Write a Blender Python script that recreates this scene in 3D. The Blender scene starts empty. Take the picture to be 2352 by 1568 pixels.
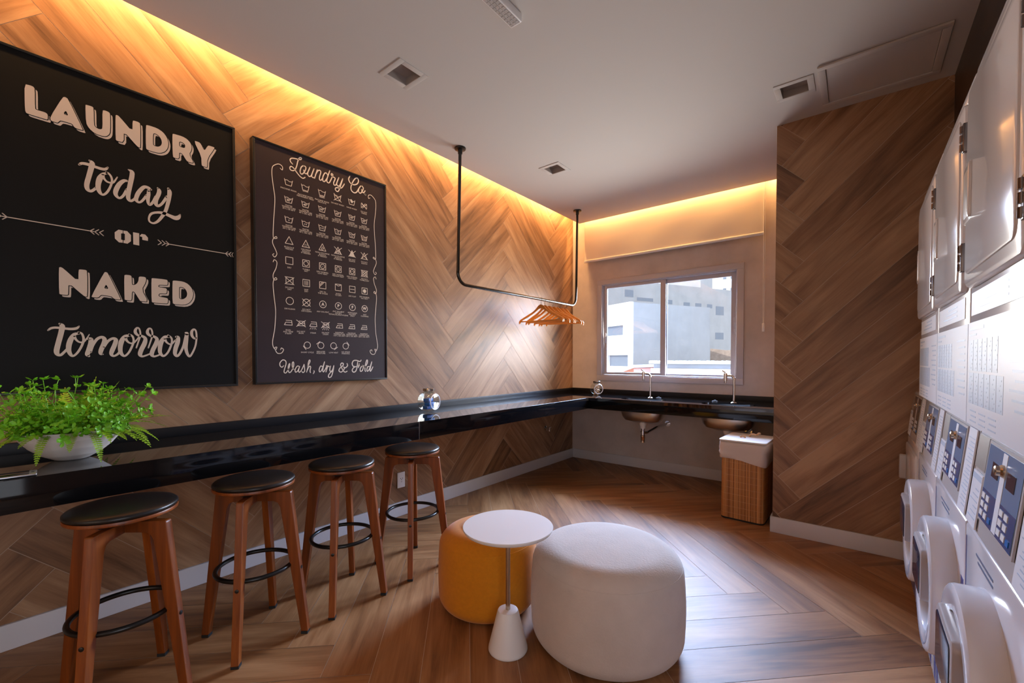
import bpy, bmesh, math, random
from mathutils import Vector, Matrix
R = math.radians
random.seed(7)
scene = bpy.context.scene
COL = scene.collection

# ---------------------------------------------------------------- camera
cam_d = bpy.data.cameras.new('camera')
cam = bpy.data.objects.new('camera', cam_d)
COL.objects.link(cam)
cam.location = (0, 0, 1.21)
cam.rotation_euler = (R(90 - 1.16), 0, R(38.84))
cam_d.sensor_width = 36
cam_d.lens = 985 / 2352 * 36
cam_d.shift_y = 61 / 2352
cam_d.clip_start = 0.02
cam_d.clip_end = 300
scene.camera = cam

# ---------------------------------------------------------------- view, world, lights
scene.view_settings.view_transform = 'Standard'
scene.view_settings.look = 'None'
scene.view_settings.gamma = 1
scene.view_settings.exposure = 0.0
scene.view_settings.use_curve_mapping = False

W = bpy.data.worlds.new('world')
scene.world = W
W.use_nodes = True
wn = W.node_tree.nodes
wn['Background'].inputs[0].default_value = (0.88, 0.93, 1.0, 1)
wn['Background'].inputs[1].default_value = 2.1


def area(name, loc, rot, sx, sy, power, col, spread=180):
    d = bpy.data.lights.new(name, 'AREA')
    d.shape = 'RECTANGLE'; d.size = sx; d.size_y = sy
    d.energy = power; d.color = col; d.spread = R(spread)
    o = bpy.data.objects.new(name, d)
    o.location = loc; o.rotation_euler = rot
    COL.objects.link(o)
    return o


sun_d = bpy.data.lights.new('sun', 'SUN')
sun_d.energy = 3.2; sun_d.angle = R(0.5); sun_d.color = (1, 0.95, 0.86)
sun = bpy.data.objects.new('sun', sun_d); COL.objects.link(sun)
sun.rotation_euler = Vector((0.45, 0.72, -0.62)).to_track_quat('-Z', 'Y').to_euler()
# daylight in the window opening
area('window_daylight', (-1.63, 4.629, 1.552), (R(-86), 0, 0), 1.42, 1.04, 47, (1.0, 0.97, 0.90), 120)
# blue skylight falling through the window from above the buildings
area('skylight', (-2.2, 10.0, 4.9), (R(-66), 0, 0), 9, 4.6, 10500, (0.31, 0.54, 1.0))
pt = area('window_portal', (-1.63, 4.75, 1.552), (R(-90), 0, 0), 1.44, 1.07, 1, (1, 1, 1))
pt.data.cycles.is_portal = True
# added fill lamps, bluish from the right, warm from behind; no real source
area('right_fill', (0.92, -0.6, 1.15), (0, R(90), 0), 2.0, 1.4, 20, (0.84, 0.90, 1.0))
area('rear_fill', (-0.6, -2.52, 1.3), (R(90), 0, 0), 1.9, 2.1, 12, (1.0, 0.72, 0.50))
# warm LED strips lying on the edge of the dropped ceiling
WARM = (1.0, 0.52, 0.18)
area('cove_led_wall', (-2.615, 1.0, 3.02), (0, R(34), 0), 0.03, 7.0, 88, WARM)
area('cove_led_window', (-1.52, 4.515, 2.98), (R(22), 0, 0), 2.1, 0.02, 33, WARM)


# ---------------------------------------------------------------- helpers: naming
def tag(o, label=None, cat=None, group=None, kind=None):
    if label: o['label'] = label
    if cat: o['category'] = cat
    if group: o['group'] = group
    if kind: o['kind'] = kind
    return o


def thing(name, label, cat, loc=(0, 0, 0), rz=0, group=None):
    o = bpy.data.objects.new(name, None)
    o.empty_display_size = 0.05
    o.location = loc; o.rotation_euler = (0, 0, rz)
    COL.objects.link(o)
    return tag(o, label, cat, group)


def copy_tree(o, parent=None):
    c = o.copy(); COL.objects.link(c)
    if parent: c.parent = parent
    for ch in list(o.children):
        copy_tree(ch, c)
    return c


# ---------------------------------------------------------------- helpers: meshes
class MB:
    def __init__(s):
        s.v = []; s.f = []; s.m = []; s.uv = None; s.pl = None

    def add(s, vs, fs, mi=0):
        n = len(s.v)
        s.v += [tuple(x) for x in vs]
        s.f += [tuple(i + n for i in f) for f in fs]
        s.m += [mi] * len(fs)
        return s

    def box(s, lo, hi, mi=0, bev=0):
        x0, y0, z0 = lo; x1, y1, z1 = hi
        if bev <= 0:
            vs = [(x0, y0, z0), (x1, y0, z0), (x1, y1, z0), (x0, y1, z0), (x0, y0, z1), (x1, y0, z1), (x1, y1, z1), (x0, y1, z1)]
            return s.add(vs, [(3, 2, 1, 0), (4, 5, 6, 7), (0, 1, 5, 4), (1, 2, 6, 5), (2, 3, 7, 6), (3, 0, 4, 7)], mi)
        bm = bmesh.new()
        bmesh.ops.create_cube(bm, size=1)
        for v in bm.verts:
            v.co = Vector(((x0 + x1) / 2 + v.co.x * (x1 - x0), (y0 + y1) / 2 + v.co.y * (y1 - y0), (z0 + z1) / 2 + v.co.z * (z1 - z0)))
        bmesh.ops.bevel(bm, geom=list(bm.edges), offset=bev, segments=3, profile=0.5, affect='EDGES')
        return s.bm(bm, mi)

    def bm(s, bm, mi=0):
        bm.verts.index_update()
        s.add([v.co[:] for v in bm.verts], [[v.index for v in f.verts] for f in bm.faces], mi)
        bm.free()
        return s

    def lathe(s, prof, c=(0, 0, 0), n=48, mi=0, axis='z', closed=False, sx=1, sy=1):
        """prof: (radius, height) from bottom to top, outside facing out"""
        vs = []; fs = []
        for r, h in prof:
            for i in range(n):
                a = 2 * math.pi * i / n
                p = (r * math.cos(a) * sx, r * math.sin(a) * sy, h)
                if axis == 'x': p = (h, p[0], p[1])
                if axis == 'y': p = (p[1], h, p[0])
                vs.append((p[0] + c[0], p[1] + c[1], p[2] + c[2]))
        k = len(prof)
        for j in range(k - 1 + (1 if closed else 0)):
            a = j * n; b = ((j + 1) % k) * n
            for i in range(n):
                i2 = (i + 1) % n
                fs.append((a + i, a + i2, b + i2, b + i))
        if not closed:
            if prof[0][0] > 1e-6: fs.append(tuple(range(n - 1, -1, -1)))
            if prof[-1][0] > 1e-6: fs.append(tuple((k - 1) * n + i for i in range(n)))
        return s.add(vs, fs, mi)

    def cyl(s, c, r, h, n=24, mi=0, axis='z', r2=None):
        return s.lathe([(r, 0), (r if r2 is None else r2, h)], c, n, mi, axis)

    def tube(s, pts, r, n=10, mi=0, closed=False, caps=True):
        P = [Vector(p) for p in pts]; k = len(P)
        rr = r if isinstance(r, (list, tuple)) else [r] * k
        T = []
        for i in range(k):
            if closed: t = P[(i + 1) % k] - P[i - 1]
            else: t = P[min(i + 1, k - 1)] - P[max(i - 1, 0)]
            T.append(t.normalized())
        up = Vector((0, 0, 1))
        if abs(T[0].dot(up)) > 0.9: up = Vector((1, 0, 0))
        N = (up - T[0] * up.dot(T[0])).normalized()
        vs = []; fs = []
        for i in range(k):
            N = (N - T[i] * N.dot(T[i])).normalized()
            B = T[i].cross(N)
            for j in range(n):
                a = 2 * math.pi * j / n
                vs.append(P[i] + (N * math.cos(a) + B * math.sin(a)) * rr[i])
        for i in range(k - (0 if closed else 1)):
            a = i * n; b = ((i + 1) % k) * n
            for j in range(n):
                j2 = (j + 1) % n
                fs.append((a + j, a + j2, b + j2, b + j))
        if caps and not closed:
            fs.append(tuple(range(n - 1, -1, -1))); fs.append(tuple((k - 1) * n + j for j in range(n)))
        return s.add(vs, fs, mi)

    def prism(s, poly, a, b, plane='xy', mi=0):
        """extrude a closed 2-D outline between levels a and b of the third axis"""
        def P(p, h):
            if plane == 'xy': return (p[0], p[1], h)
            if plane == 'xz': return (p[0], h, p[1])
            return (h, p[0], p[1])
        n = len(poly)
        vs = [P(p, a) for p in poly] + [P(p, b) for p in poly]
        fs = [tuple(range(n - 1, -1, -1)), tuple(range(n, 2 * n))] + [(i, (i + 1) % n, n + (i + 1) % n, n + i) for i in range(n)]
        return s.add(vs, fs, mi)

    def rrect(s, y0, y1, z0, z1, r, x0, x1, seg=6, mi=0, edge=0.0):
        """rounded panel in the YZ plane, front at x0 (towards -X), back at x1, with a softened front edge"""
        def ring(ins, x):
            rr = max(r - ins, 0.001)
            pts = []
            for cy, cz, a0 in ((y1 - ins - rr, z1 - ins - rr, 0), (y0 + ins + rr, z1 - ins - rr, 90), (y0 + ins + rr, z0 + ins + rr, 180), (y1 - ins - rr, z0 + ins + rr, 270)):
                for q in range(seg + 1):
                    a = R(a0 + 90 * q / seg)
                    pts.append((x, cy + rr * math.cos(a), cz + rr * math.sin(a)))
            return pts
        L = [ring(0, x1), ring(0, x0 + edge)]
        if edge > 0:
            L += [ring(edge * 0.3, x0 + edge * 0.3), ring(edge, x0)]
        n = len(L[0]); vs = sum(L, [])
        fs = []
        for j in range(len(L) - 1):
            for i in range(n):
                i2 = (i + 1) % n
                fs.append((j * n + i, (j + 1) * n + i, (j + 1) * n + i2, j * n + i2))
        fs.append(tuple((len(L) - 1) * n + i for i in range(n - 1, -1, -1)))
        fs.append(tuple(range(n)))
        return s.add(vs, fs, mi)

    def build(s, name, mats, parent=None, smooth=35, loc=None, fix=True):
        me = bpy.data.meshes.new(name)
        me.from_pydata(s.v, [], s.f)
        if fix:
            b = bmesh.new(); b.from_mesh(me)
            bmesh.ops.recalc_face_normals(b, faces=b.faces)
            b.to_mesh(me); b.free()
        mats = mats if isinstance(mats, (list, tuple)) else [mats]
        for m in mats: me.materials.append(m)
        if len(mats) > 1: me.polygons.foreach_set('material_index', s.m)
        if smooth:
            me.polygons.foreach_set('use_smooth', [len(f.vertices) <= 6 for f in me.polygons])
            me.set_sharp_from_angle(angle=R(smooth))
        me.update()
        o = bpy.data.objects.new(name, me)
        COL.objects.link(o)
        if parent: o.parent = parent
        if loc: o.location = loc
        return o


def arc(c, r, a0, a1, n=8, plane='xz'):
    o = []
    for i in range(n + 1):
        a = R(a0 + (a1 - a0) * i / n)
        if plane == 'xz': o.append((c[0] + r * math.cos(a), c[1], c[2] + r * math.sin(a)))
        elif plane == 'yz': o.append((c[0], c[1] + r * math.cos(a), c[2] + r * math.sin(a)))
        else: o.append((c[0] + r * math.cos(a), c[1] + r * math.sin(a), c[2]))
    return o


def spline(pts, n=8):
    """Catmull-Rom through points of any dimension"""
    P = [tuple(p) for p in pts]
    if len(P) < 3: return P
    out = []
    for i in range(len(P) - 1):
        a = P[max(i - 1, 0)]; b = P[i]; c = P[i + 1]; d = P[min(i + 2, len(P) - 1)]
        for k in range(n):
            t = k / n
            out.append(tuple(0.5 * (2 * b[j] + (c[j] - a[j]) * t + (2 * a[j] - 5 * b[j] + 4 * c[j] - d[j]) * t * t + (3 * b[j] - a[j] - 3 * c[j] + d[j]) * t ** 3) for j in range(len(b))))
    out.append(P[-1])
    return out


# ---------------------------------------------------------------- materials
def newmat(name):
    m = bpy.data.materials.new(name); m.use_nodes = True
    nt = m.node_tree
    return m, nt, nt.nodes['Principled BSDF']


def srgb(r, g, b):
    f = lambda c: (c / 255 / 12.92) if c / 255 <= 0.04045 else ((c / 255 + 0.055) / 1.055) ** 2.4
    return (f(r), f(g), f(b), 1)


def mat(name, col, rough=0.5, metal=0.0, spec=0.5, bump=None, var=None, coat=0, sheen=0):
    """bump=(scale,strength,distance)   var=(scale,amount) mottles the colour"""
    m, nt, b = newmat(name)
    c = col if len(col) == 4 else (*col, 1)
    b.inputs['Base Color'].default_value = c
    b.inputs['Roughness'].default_value = rough
    b.inputs['Metallic'].default_value = metal
    b.inputs['Specular IOR Level'].default_value = spec
    if coat: b.inputs['Coat Weight'].default_value = coat; b.inputs['Coat Roughness'].default_value = 0.08
    if sheen: b.inputs['Sheen Weight'].default_value = sheen; b.inputs['Sheen Roughness'].default_value = 0.4
    tc = nt.nodes.new('ShaderNodeTexCoord')
    if bump:
        n = nt.nodes.new('ShaderNodeTexNoise'); n.inputs['Scale'].default_value = bump[0]; n.inputs['Detail'].default_value = 4
        bp = nt.nodes.new('ShaderNodeBump'); bp.inputs['Strength'].default_value = bump[1]; bp.inputs['Distance'].default_value = bump[2]
        nt.links.new(tc.outputs['Object'], n.inputs['Vector'])
        nt.links.new(n.outputs['Fac'], bp.inputs['Height']); nt.links.new(bp.outputs['Normal'], b.inputs['Normal'])
    if var:
        n = nt.nodes.new('ShaderNodeTexNoise'); n.inputs['Scale'].default_value = var[0]; n.inputs['Detail'].default_value = 6
        n.inputs['Roughness'].default_value = 0.6
        r = nt.nodes.new('ShaderNodeValToRGB')
        a = var[1]
        r.color_ramp.elements[0].position = 0.3; r.color_ramp.elements[1].position = 0.7
        r.color_ramp.elements[0].color = (c[0] * (1 - a), c[1] * (1 - a), c[2] * (1 - a), 1)
        r.color_ramp.elements[1].color = (min(c[0] * (1 + a), 1), min(c[1] * (1 + a), 1), min(c[2] * (1 + a), 1), 1)
        nt.links.new(tc.outputs['Object'], n.inputs['Vector'])
        nt.links.new(n.outputs['Fac'], r.inputs['Fac']); nt.links.new(r.outputs['Color'], b.inputs['Base Color'])
    return m


def wood_mat(name, dark, mid, light, rough, coords='UV', sc=(1.6, 16, 1), spec=0.5, bumpd=0.0006, plank=True):
    """grain streaks along U; every plank has its own offset in UV and its own tint attribute"""
    m, nt, b = newmat(name); N = nt.nodes; L = nt.links
    b.inputs['Roughness'].default_value = rough
    b.inputs['Specular IOR Level'].default_value = spec
    tc = N.new('ShaderNodeTexCoord')
    mp = N.new('ShaderNodeMapping'); mp.inputs['Scale'].default_value = sc
    L.new(tc.outputs[coords], mp.inputs['Vector'])
    n1 = N.new('ShaderNodeTexNoise'); n1.inputs['Scale'].default_value = 1.0; n1.inputs['Detail'].default_value = 7; n1.inputs['Roughness'].default_value = 0.62; n1.inputs['Distortion'].default_value = 0.7
    L.new(mp.outputs['Vector'], n1.inputs['Vector'])
    mp2 = N.new('ShaderNodeMapping'); mp2.inputs['Scale'].default_value = (sc[0] * 0.6, sc[1] * 0.28, 1)
    L.new(tc.outputs[coords], mp2.inputs['Vector'])
    n2 = N.new('ShaderNodeTexNoise'); n2.inputs['Scale'].default_value = 1.0; n2.inputs['Detail'].default_value = 3; n2.inputs['Distortion'].default_value = 1.2
    L.new(mp2.outputs['Vector'], n2.inputs['Vector'])
    mp3 = N.new('ShaderNodeMapping'); mp3.inputs['Scale'].default_value = (sc[0] * 3, sc[1] * 9, 1)
    L.new(tc.outputs[coords], mp3.inputs['Vector'])
    n3 = N.new('ShaderNodeTexNoise'); n3.inputs['Scale'].default_value = 1.0; n3.inputs['Detail'].default_value = 2
    L.new(mp3.outputs['Vector'], n3.inputs['Vector'])
    add = N.new('ShaderNodeMath'); add.operation = 'MULTIPLY_ADD'; add.inputs[1].default_value = 0.55
    L.new(n1.outputs['Fac'], add.inputs[0])
    mul = N.new('ShaderNodeMath'); mul.operation = 'MULTIPLY'; mul.inputs[1].default_value = 0.45
    L.new(n2.outputs['Fac'], mul.inputs[0]); L.new(mul.outputs[0], add.inputs[2])
    add2 = N.new('ShaderNodeMath'); add2.operation = 'MULTIPLY_ADD'; add2.inputs[1].default_value = 0.10
    L.new(n3.outputs['Fac'], add2.inputs[0]); L.new(add.outputs[0], add2.inputs[2])
    val = add2
    if plank:
        at = N.new('ShaderNodeAttribute'); at.attribute_name = 'plank'
        ad3 = N.new('ShaderNodeMath'); ad3.operation = 'ADD'
        L.new(add2.outputs[0], ad3.inputs[0]); L.new(at.outputs['Fac'], ad3.inputs[1])
        val = ad3
    r = N.new('ShaderNodeValToRGB')
    e = r.color_ramp.elements
    e[0].position = 0.36; e[0].color = dark
    e[1].position = 0.74; e[1].color = light
    x = e.new(0.53); x.color = mid
    L.new(val.outputs[0], r.inputs['Fac']); L.new(r.outputs['Color'], b.inputs['Base Color'])
    bp = N.new('ShaderNodeBump'); bp.inputs['Strength'].default_value = 0.25; bp.inputs['Distance'].default_value = bumpd
    L.new(n1.outputs['Fac'], bp.inputs['Height']); L.new(bp.outputs['Normal'], b.inputs['Normal'])
    return m


M = {}
M['tile'] = wood_mat('wood_look_wall_tile', srgb(92, 62, 40), srgb(148, 108, 76), srgb(188, 150, 114), 0.42)
M['floor'] = wood_mat('wood_look_floor_tile', srgb(92, 56, 30), srgb(148, 98, 56), srgb(186, 136, 90), 0.5)
M['grout'] = mat('tile_grout', srgb(196, 176, 158), 0.8)
M['paint'] = mat('white_ceiling_paint', srgb(198, 193, 190), 0.85, bump=(60, 0.06, 0.002))
M['trim'] = mat('white_skirting_paint', srgb(214, 210, 210), 0.45)
M['plaster'] = mat('burnished_cement_plaster', srgb(206, 194, 187), 0.7, var=(3.2, 0.12), bump=(25, 0.05, 0.002))
M['granite'] = mat('polished_black_granite', (0.006, 0.006, 0.007), 0.035, var=(900, 0.9))
M['granite'].node_tree.nodes['Principled BSDF'].inputs['IOR'].default_value = 2.1
M['granite3'] = mat('black_granite_front_edge', (0.004, 0.004, 0.005), 0.06, spec=0.35, var=(900, 0.9))
M['granite2'] = mat('honed_black_granite', (0.007, 0.007, 0.009), 0.4, spec=0.3, var=(900, 0.9))
M['black'] = mat('black_painted_metal', (0.006, 0.006, 0.006), 0.3)
M['rubber'] = mat('black_rubber', (0.01, 0.01, 0.01), 0.7)
M['leather'] = mat('black_leather', (0.012, 0.010, 0.009), 0.33, bump=(350, 0.12, 0.001))
M['stool'] = wood_mat('walnut_stained_bent_wood', srgb(78, 34, 5), srgb(122, 58, 12), srgb(156, 82, 24), 0.36, 'Object', (26, 26, 1.6), plank=False, bumpd=0.0002)
M['frame'] = mat('black_picture_frame', (0.004, 0.004, 0.004), 0.35)
M['canvas_a'] = mat('matte_black_print', (0.003, 0.0028, 0.003), 0.55, spec=0.2)
M['canvas_b'] = mat('dark_plum_print', srgb(42, 25, 31), 0.55, spec=0.4, var=(5, 0.14))
M['print'] = mat('cream_print_ink', srgb(206, 190, 178), 0.6)
M['print_b'] = mat('ivory_print_ink', srgb(236, 222, 208), 0.6)
M['hanger'] = wood_mat('varnished_beech', srgb(160, 90, 26), srgb(202, 126, 48), srgb(224, 154, 78), 0.3, 'Object', (5, 40, 40), plank=False, bumpd=0.0001)
M['chrome'] = mat('chrome', (0.8, 0.8, 0.82), 0.08, 1.0)
M['steel'] = mat('brushed_steel', (0.55, 0.52, 0.5), 0.28, 1.0)
M['brass'] = mat('champagne_metal', (0.62, 0.5, 0.38), 0.25, 1.0)
M['white'] = mat('white_lacquer', srgb(232, 226, 222), 0.4)
M['plastic'] = mat('white_plastic', srgb(236, 234, 234), 0.35)
M['pvc'] = mat('white_window_frame', srgb(196, 190, 194), 0.35)
M['blind'] = mat('cream_blind_fabric', srgb(240, 226, 208), 0.9, bump=(500, 0.05, 0.001))
M['pouf_beige'] = mat('beige_velvet', srgb(200, 184, 172), 0.95, bump=(130, 0.35, 0.003), var=(7, 0.07), sheen=0.25)
M['pouf_mustard'] = mat('mustard_wool', srgb(206, 126, 4), 0.95, bump=(420, 0.3, 0.002), var=(60, 0.06), sheen=0.15)
M['cloth'] = mat('off_white_cotton', srgb(214, 200, 192), 0.95, bump=(60, 0.2, 0.003))
M['machine'] = mat('white_enamel', srgb(226, 224, 228), 0.16, coat=0.3)
M['machine_g'] = mat('pale_grey_plastic', srgb(186, 180, 178), 0.3)
M['paper'] = mat('glossy_paper', srgb(240, 243, 250), 0.3)
M['ink'] = mat('grey_blue_printed_table', srgb(190, 203, 222), 0.35)
M['ink_d'] = mat('dark_printed_text', srgb(96, 106, 130), 0.4)
M['navy'] = mat('navy_print', srgb(38, 44, 120), 0.35)
M['panel'] = mat('blue_control_overlay', srgb(112, 142, 180), 0.18)
M['panel_d'] = mat('dark_blue_control_overlay', srgb(66, 88, 138), 0.18)
M['panel_k'] = mat('black_control_overlay', srgb(34, 26, 24), 0.2)
M['lcd'] = mat('dark_display', srgb(48, 44, 64), 0.1)
M['blue'] = mat('bright_blue_button', srgb(24, 110, 190), 0.3)
M['smoke'] = mat('smoky_blue_door_glass', srgb(34, 52, 74), 0.06, spec=0.6)
M['bezel'] = mat('warm_grey_bezel', srgb(176, 166, 162), 0.3)
M['bamboo'] = None
M['ceramic'] = mat('ribbed_white_ceramic', srgb(224, 218, 214), 0.55)
M['soil'] = mat('dark_soil', (0.012, 0.009, 0.006), 0.95)
M['fern'] = mat('fern_green', srgb(134, 178, 26), 0.5, var=(9, 0.35))
M['leaf'] = mat('fresh_leaf_green', srgb(116, 190, 36), 0.42, var=(11, 0.3))
M['stem'] = mat('green_stem', srgb(70, 92, 30), 0.6)
M['peg'] = wood_mat('pale_peg_wood', srgb(176, 128, 84), srgb(206, 160, 116), srgb(226, 188, 150), 0.6, 'Object', (60, 60, 8), plank=False)
M['dark_steel'] = mat('dark_hinge_steel', (0.16, 0.14, 0.14), 0.25, 1.0)
M['soap'] = mat('blue_soap', srgb(14, 82, 158), 0.35)
M['phone'] = mat('black_phone_glass', (0.006, 0.006, 0.007), 0.04, spec=0.7)
M['silver'] = mat('brushed_silver', (0.62, 0.64, 0.7), 0.3, 1.0)
M['dark_inside'] = mat('lamp_recess', srgb(160, 150, 144), 0.6)
M['concrete'] = mat('grey_raw_concrete', srgb(170, 172, 178), 0.9, var=(0.9, 0.10))
M['white_render'] = mat('white_render', srgb(240, 240, 238), 0.9)
M['far_glass'] = mat('far_window_glass', srgb(120, 130, 146), 0.3)
M['terracotta'] = mat('terracotta_tiles', srgb(200, 130, 104), 0.9)
M['rubble'] = mat('bare_brick', srgb(170, 152, 140), 0.95, var=(6, 0.2))
M['zinc'] = mat('pale_corrugated_sheet', srgb(226, 224, 210), 0.6)
M['ground'] = mat('exterior_ground', srgb(170, 168, 160), 0.95)


def dark_wall_mat():
    m, nt, b = newmat('dark_brown_streaked_panel')
    N = nt.nodes; L = nt.links
    tc = N.new('ShaderNodeTexCoord'); mp = N.new('ShaderNodeMapping'); mp.inputs['Scale'].default_value = (1, 1.2, 9)
    mp.inputs['Rotation'].default_value = (R(35), 0, 0)
    n = N.new('ShaderNodeTexNoise'); n.inputs['Scale'].default_value = 2.2; n.inputs['Detail'].default_value = 5
    r = N.new('ShaderNodeValToRGB')
    r.color_ramp.elements[0].position = 0.45; r.color_ramp.elements[0].color = srgb(22, 15, 12)
    r.color_ramp.elements[1].position = 0.65; r.color_ramp.elements[1].color = srgb(54, 38, 30)
    L.new(tc.outputs['Object'], mp.inputs['Vector']); L.new(mp.outputs['Vector'], n.inputs['Vector'])
    L.new(n.outputs['Fac'], r.inputs['Fac']); L.new(r.outputs['Color'], b.inputs['Base Color'])
    b.inputs['Roughness'].default_value = 0.3
    return m


M['dark_wall'] = dark_wall_mat()


def bamboo_mat():
    m, nt, b = newmat('woven_bamboo_slats')
    N = nt.nodes; L = nt.links
    tc = N.new('ShaderNodeTexCoord')
    mp = N.new('ShaderNodeMapping'); mp.inputs['Scale'].default_value = (90, 90, 0.6)
    n = N.new('ShaderNodeTexNoise'); n.inputs['Scale'].default_value = 1; n.inputs['Detail'].default_value = 2
    r = N.new('ShaderNodeValToRGB')
    r.color_ramp.elements[0].position = 0.3; r.color_ramp.elements[0].color = srgb(140, 80, 30)
    r.color_ramp.elements[1].position = 0.7; r.color_ramp.elements[1].color = srgb(224, 160, 94)
    L.new(tc.outputs['Object'], mp.inputs['Vector']); L.new(mp.outputs['Vector'], n.inputs['Vector'])
    L.new(n.outputs['Fac'], r.inputs['Fac']); L.new(r.outputs['Color'], b.inputs['Base Color'])
    b.inputs['Roughness'].default_value = 0.45
    return m


M['bamboo'] = bamboo_mat()


def glass_mat(name, tint=(1, 1, 1, 1), refl=0.06, grime=0.0):
    m = bpy.data.materials.new(name); m.use_nodes = True
    nt = m.node_tree; N = nt.nodes; L = nt.links
    N.remove(N['Principled BSDF'])
    out = N['Material Output']
    t = N.new('ShaderNodeBsdfTransparent'); t.inputs[0].default_value = tint
    g = N.new('ShaderNodeBsdfGlossy'); g.inputs['Roughness'].default_value = 0.02
    lw = N.new('ShaderNodeLayerWeight'); lw.inputs['Blend'].default_value = 0.25
    mx = N.new('ShaderNodeMixShader')
    mu = N.new('ShaderNodeMath'); mu.operation = 'MULTIPLY_ADD'; mu.inputs[1].default_value = 0.6; mu.inputs[2].default_value = refl
    L.new(lw.outputs['Facing'], mu.inputs[0]); L.new(mu.outputs[0], mx.inputs[0])
    L.new(t.outputs[0], mx.inputs[1]); L.new(g.outputs[0], mx.inputs[2]); L.new(mx.outputs[0], out.inputs['Surface'])
    return m


M['glass'] = glass_mat('window_glass', (0.97, 0.985, 1, 1), 0.02)
M['jar'] = glass_mat('clear_jar_glass', (0.93, 0.97, 0.97, 1), 0.02)
M['lid'] = mat('bronze_jar_lid', (0.30, 0.26, 0.23), 0.22, 1.0)

# ================================================================ THE ROOM
XL, YB, ZC = -2.75, 4.615, 2.82        # left wall, window wall, ceiling
YR, XR = -2.6, 0.95                    # wall behind the camera, wall behind the machines
PX0, PY0 = -0.452, 3.485               # pillar corner
PW = 0.1895; PU = PW / math.sqrt(2)    # plank width


def clip(poly, p0, p1, q0, q1):
    for ax, lim, sg in ((0, p0, 1), (0, p1, -1), (1, q0, 1), (1, q1, -1)):
        out = []
        for i in range(len(poly)):
            a, b = poly[i - 1], poly[i]
            da, db = (a[ax] - lim) * sg, (b[ax] - lim) * sg
            if (da >= 0) != (db >= 0):
                t = da / (da - db)
                out.append(tuple(a[j] + (b[j] - a[j]) * t for j in range(4)))
            if db >= 0: out.append(b)
        poly = out
        if len(poly) < 3: return []
    return poly


class Planked:
    """herringbone of 6:1 planks laid over a grout face, clipped to rectangles"""
    def __init__(s):
        s.v = []; s.f = []; s.uv = []; s.t = []; s.mi = []

    def face(s, vs, uv, t, mi):
        n = len(s.v); s.v += vs; s.f.append(tuple(range(n, n + len(vs)))); s.uv += uv; s.t.append(t); s.mi.append(mi)

    def lay(s, p0, p1, q0, q1, op, oq, to3, rnd):
        base = [(p0, q0), (p1, q0), (p1, q1), (p0, q1)]
        s.face([to3(p, q, 0) for p, q in base], [(0, 0)] * 4, 0, 1)
        n = 6; g = 0.0011 / PW
        cmax = int(max(abs(p0 - op), abs(p1 - op), abs(q0 - oq), abs(q1 - oq)) / PU) + 14
        for m in range(-cmax // 6 - 1, cmax // 6 + 2):
            for k in range(-cmax, cmax + 1):
                for kind in (0, 1):
                    if kind == 0: a0, a1, b0, b1 = k, k + n, k, k + 1
                    else: a0, a1, b0, b1 = n + k, n + k + 1, k - n + 1, k + 1
                    a0 += m * n; a1 += m * n; b0 -= m * n; b1 -= m * n
                    cp = ((a0 + a1) / 2 - (b0 + b1) / 2) * PU + op; cq = ((a0 + a1) / 2 + (b0 + b1) / 2) * PU + oq
                    if cp < p0 - 0.7 or cp > p1 + 0.7 or cq < q0 - 0.7 or cq > q1 + 0.7: continue
                    fl = rnd.random() < 0.5; ou, ov = rnd.uniform(0, 40), rnd.uniform(0, 40); t = rnd.uniform(-0.075, 0.075)
                    pl = []
                    for a, b in ((a0 + g, b0 + g), (a1 - g, b0 + g), (a1 - g, b1 - g), (a0 + g, b1 - g)):
                        lu, lv = ((a - a0), (b - b0)) if kind == 0 else ((b - b0), (a - a0))
                        if fl: lu = n - lu
                        pl.append(((a - b) * PU + op, (a + b) * PU + oq, lu * PW + ou, lv * PW + ov))
                    pl = clip(pl, p0, p1, q0, q1)
                    if pl:
                        s.face([to3(x[0], x[1], 0.0012) for x in pl], [(x[2], x[3]) for x in pl], t, 0)

    def build(s, name, mats, flips=None):
        me = bpy.data.meshes.new(name); me.from_pydata(s.v, [], s.f)
        for m in mats: me.materials.append(m)
        me.polygons.foreach_set('material_index', s.mi)
        uv = me.uv_layers.new(name='UVMap')
        uv.data.foreach_set('uv', [c for x in s.uv for c in x])
        at = me.attributes.new('plank', 'FLOAT', 'FACE'); at.data.foreach_set('value', s.t)
        me.update()
        o = bpy.data.objects.new(name, me); COL.objects.link(o)
        return o


rn = random.Random(11)
K = lambda o: tag(o, kind='structure')

# floor (spines of the herringbone run across the room)
F = Planked()
F.lay(YR, YB, XL, XR, 1.731, -0.102, lambda p, q, h: (q, p, h - 0.0012), rn)
K(F.build('floor', (M['floor'], M['grout'])))
# left wall
F = Planked()
F.lay(YR, YB, 0, 3.06, 1.0, 0.02, lambda p, q, h: (XL + h - 0.0012, p, q), rn)
K(F.build('wall_left', (M['tile'], M['grout'])))
# pillar beside the machines, tiled on both visible faces
F = Planked()
F.lay(PX0, XR, 0, 3.06, -0.288, -0.007, lambda p, q, h: (p, PY0 - h + 0.0012, q), rn)
F.lay(PY0, YB, 0, 3.06, 0.3, 0.1, lambda p, q, h: (PX0 - h + 0.0012, p, q), rn)
K(F.build('wall_pillar', (M['tile'], M['grout'])))

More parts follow.
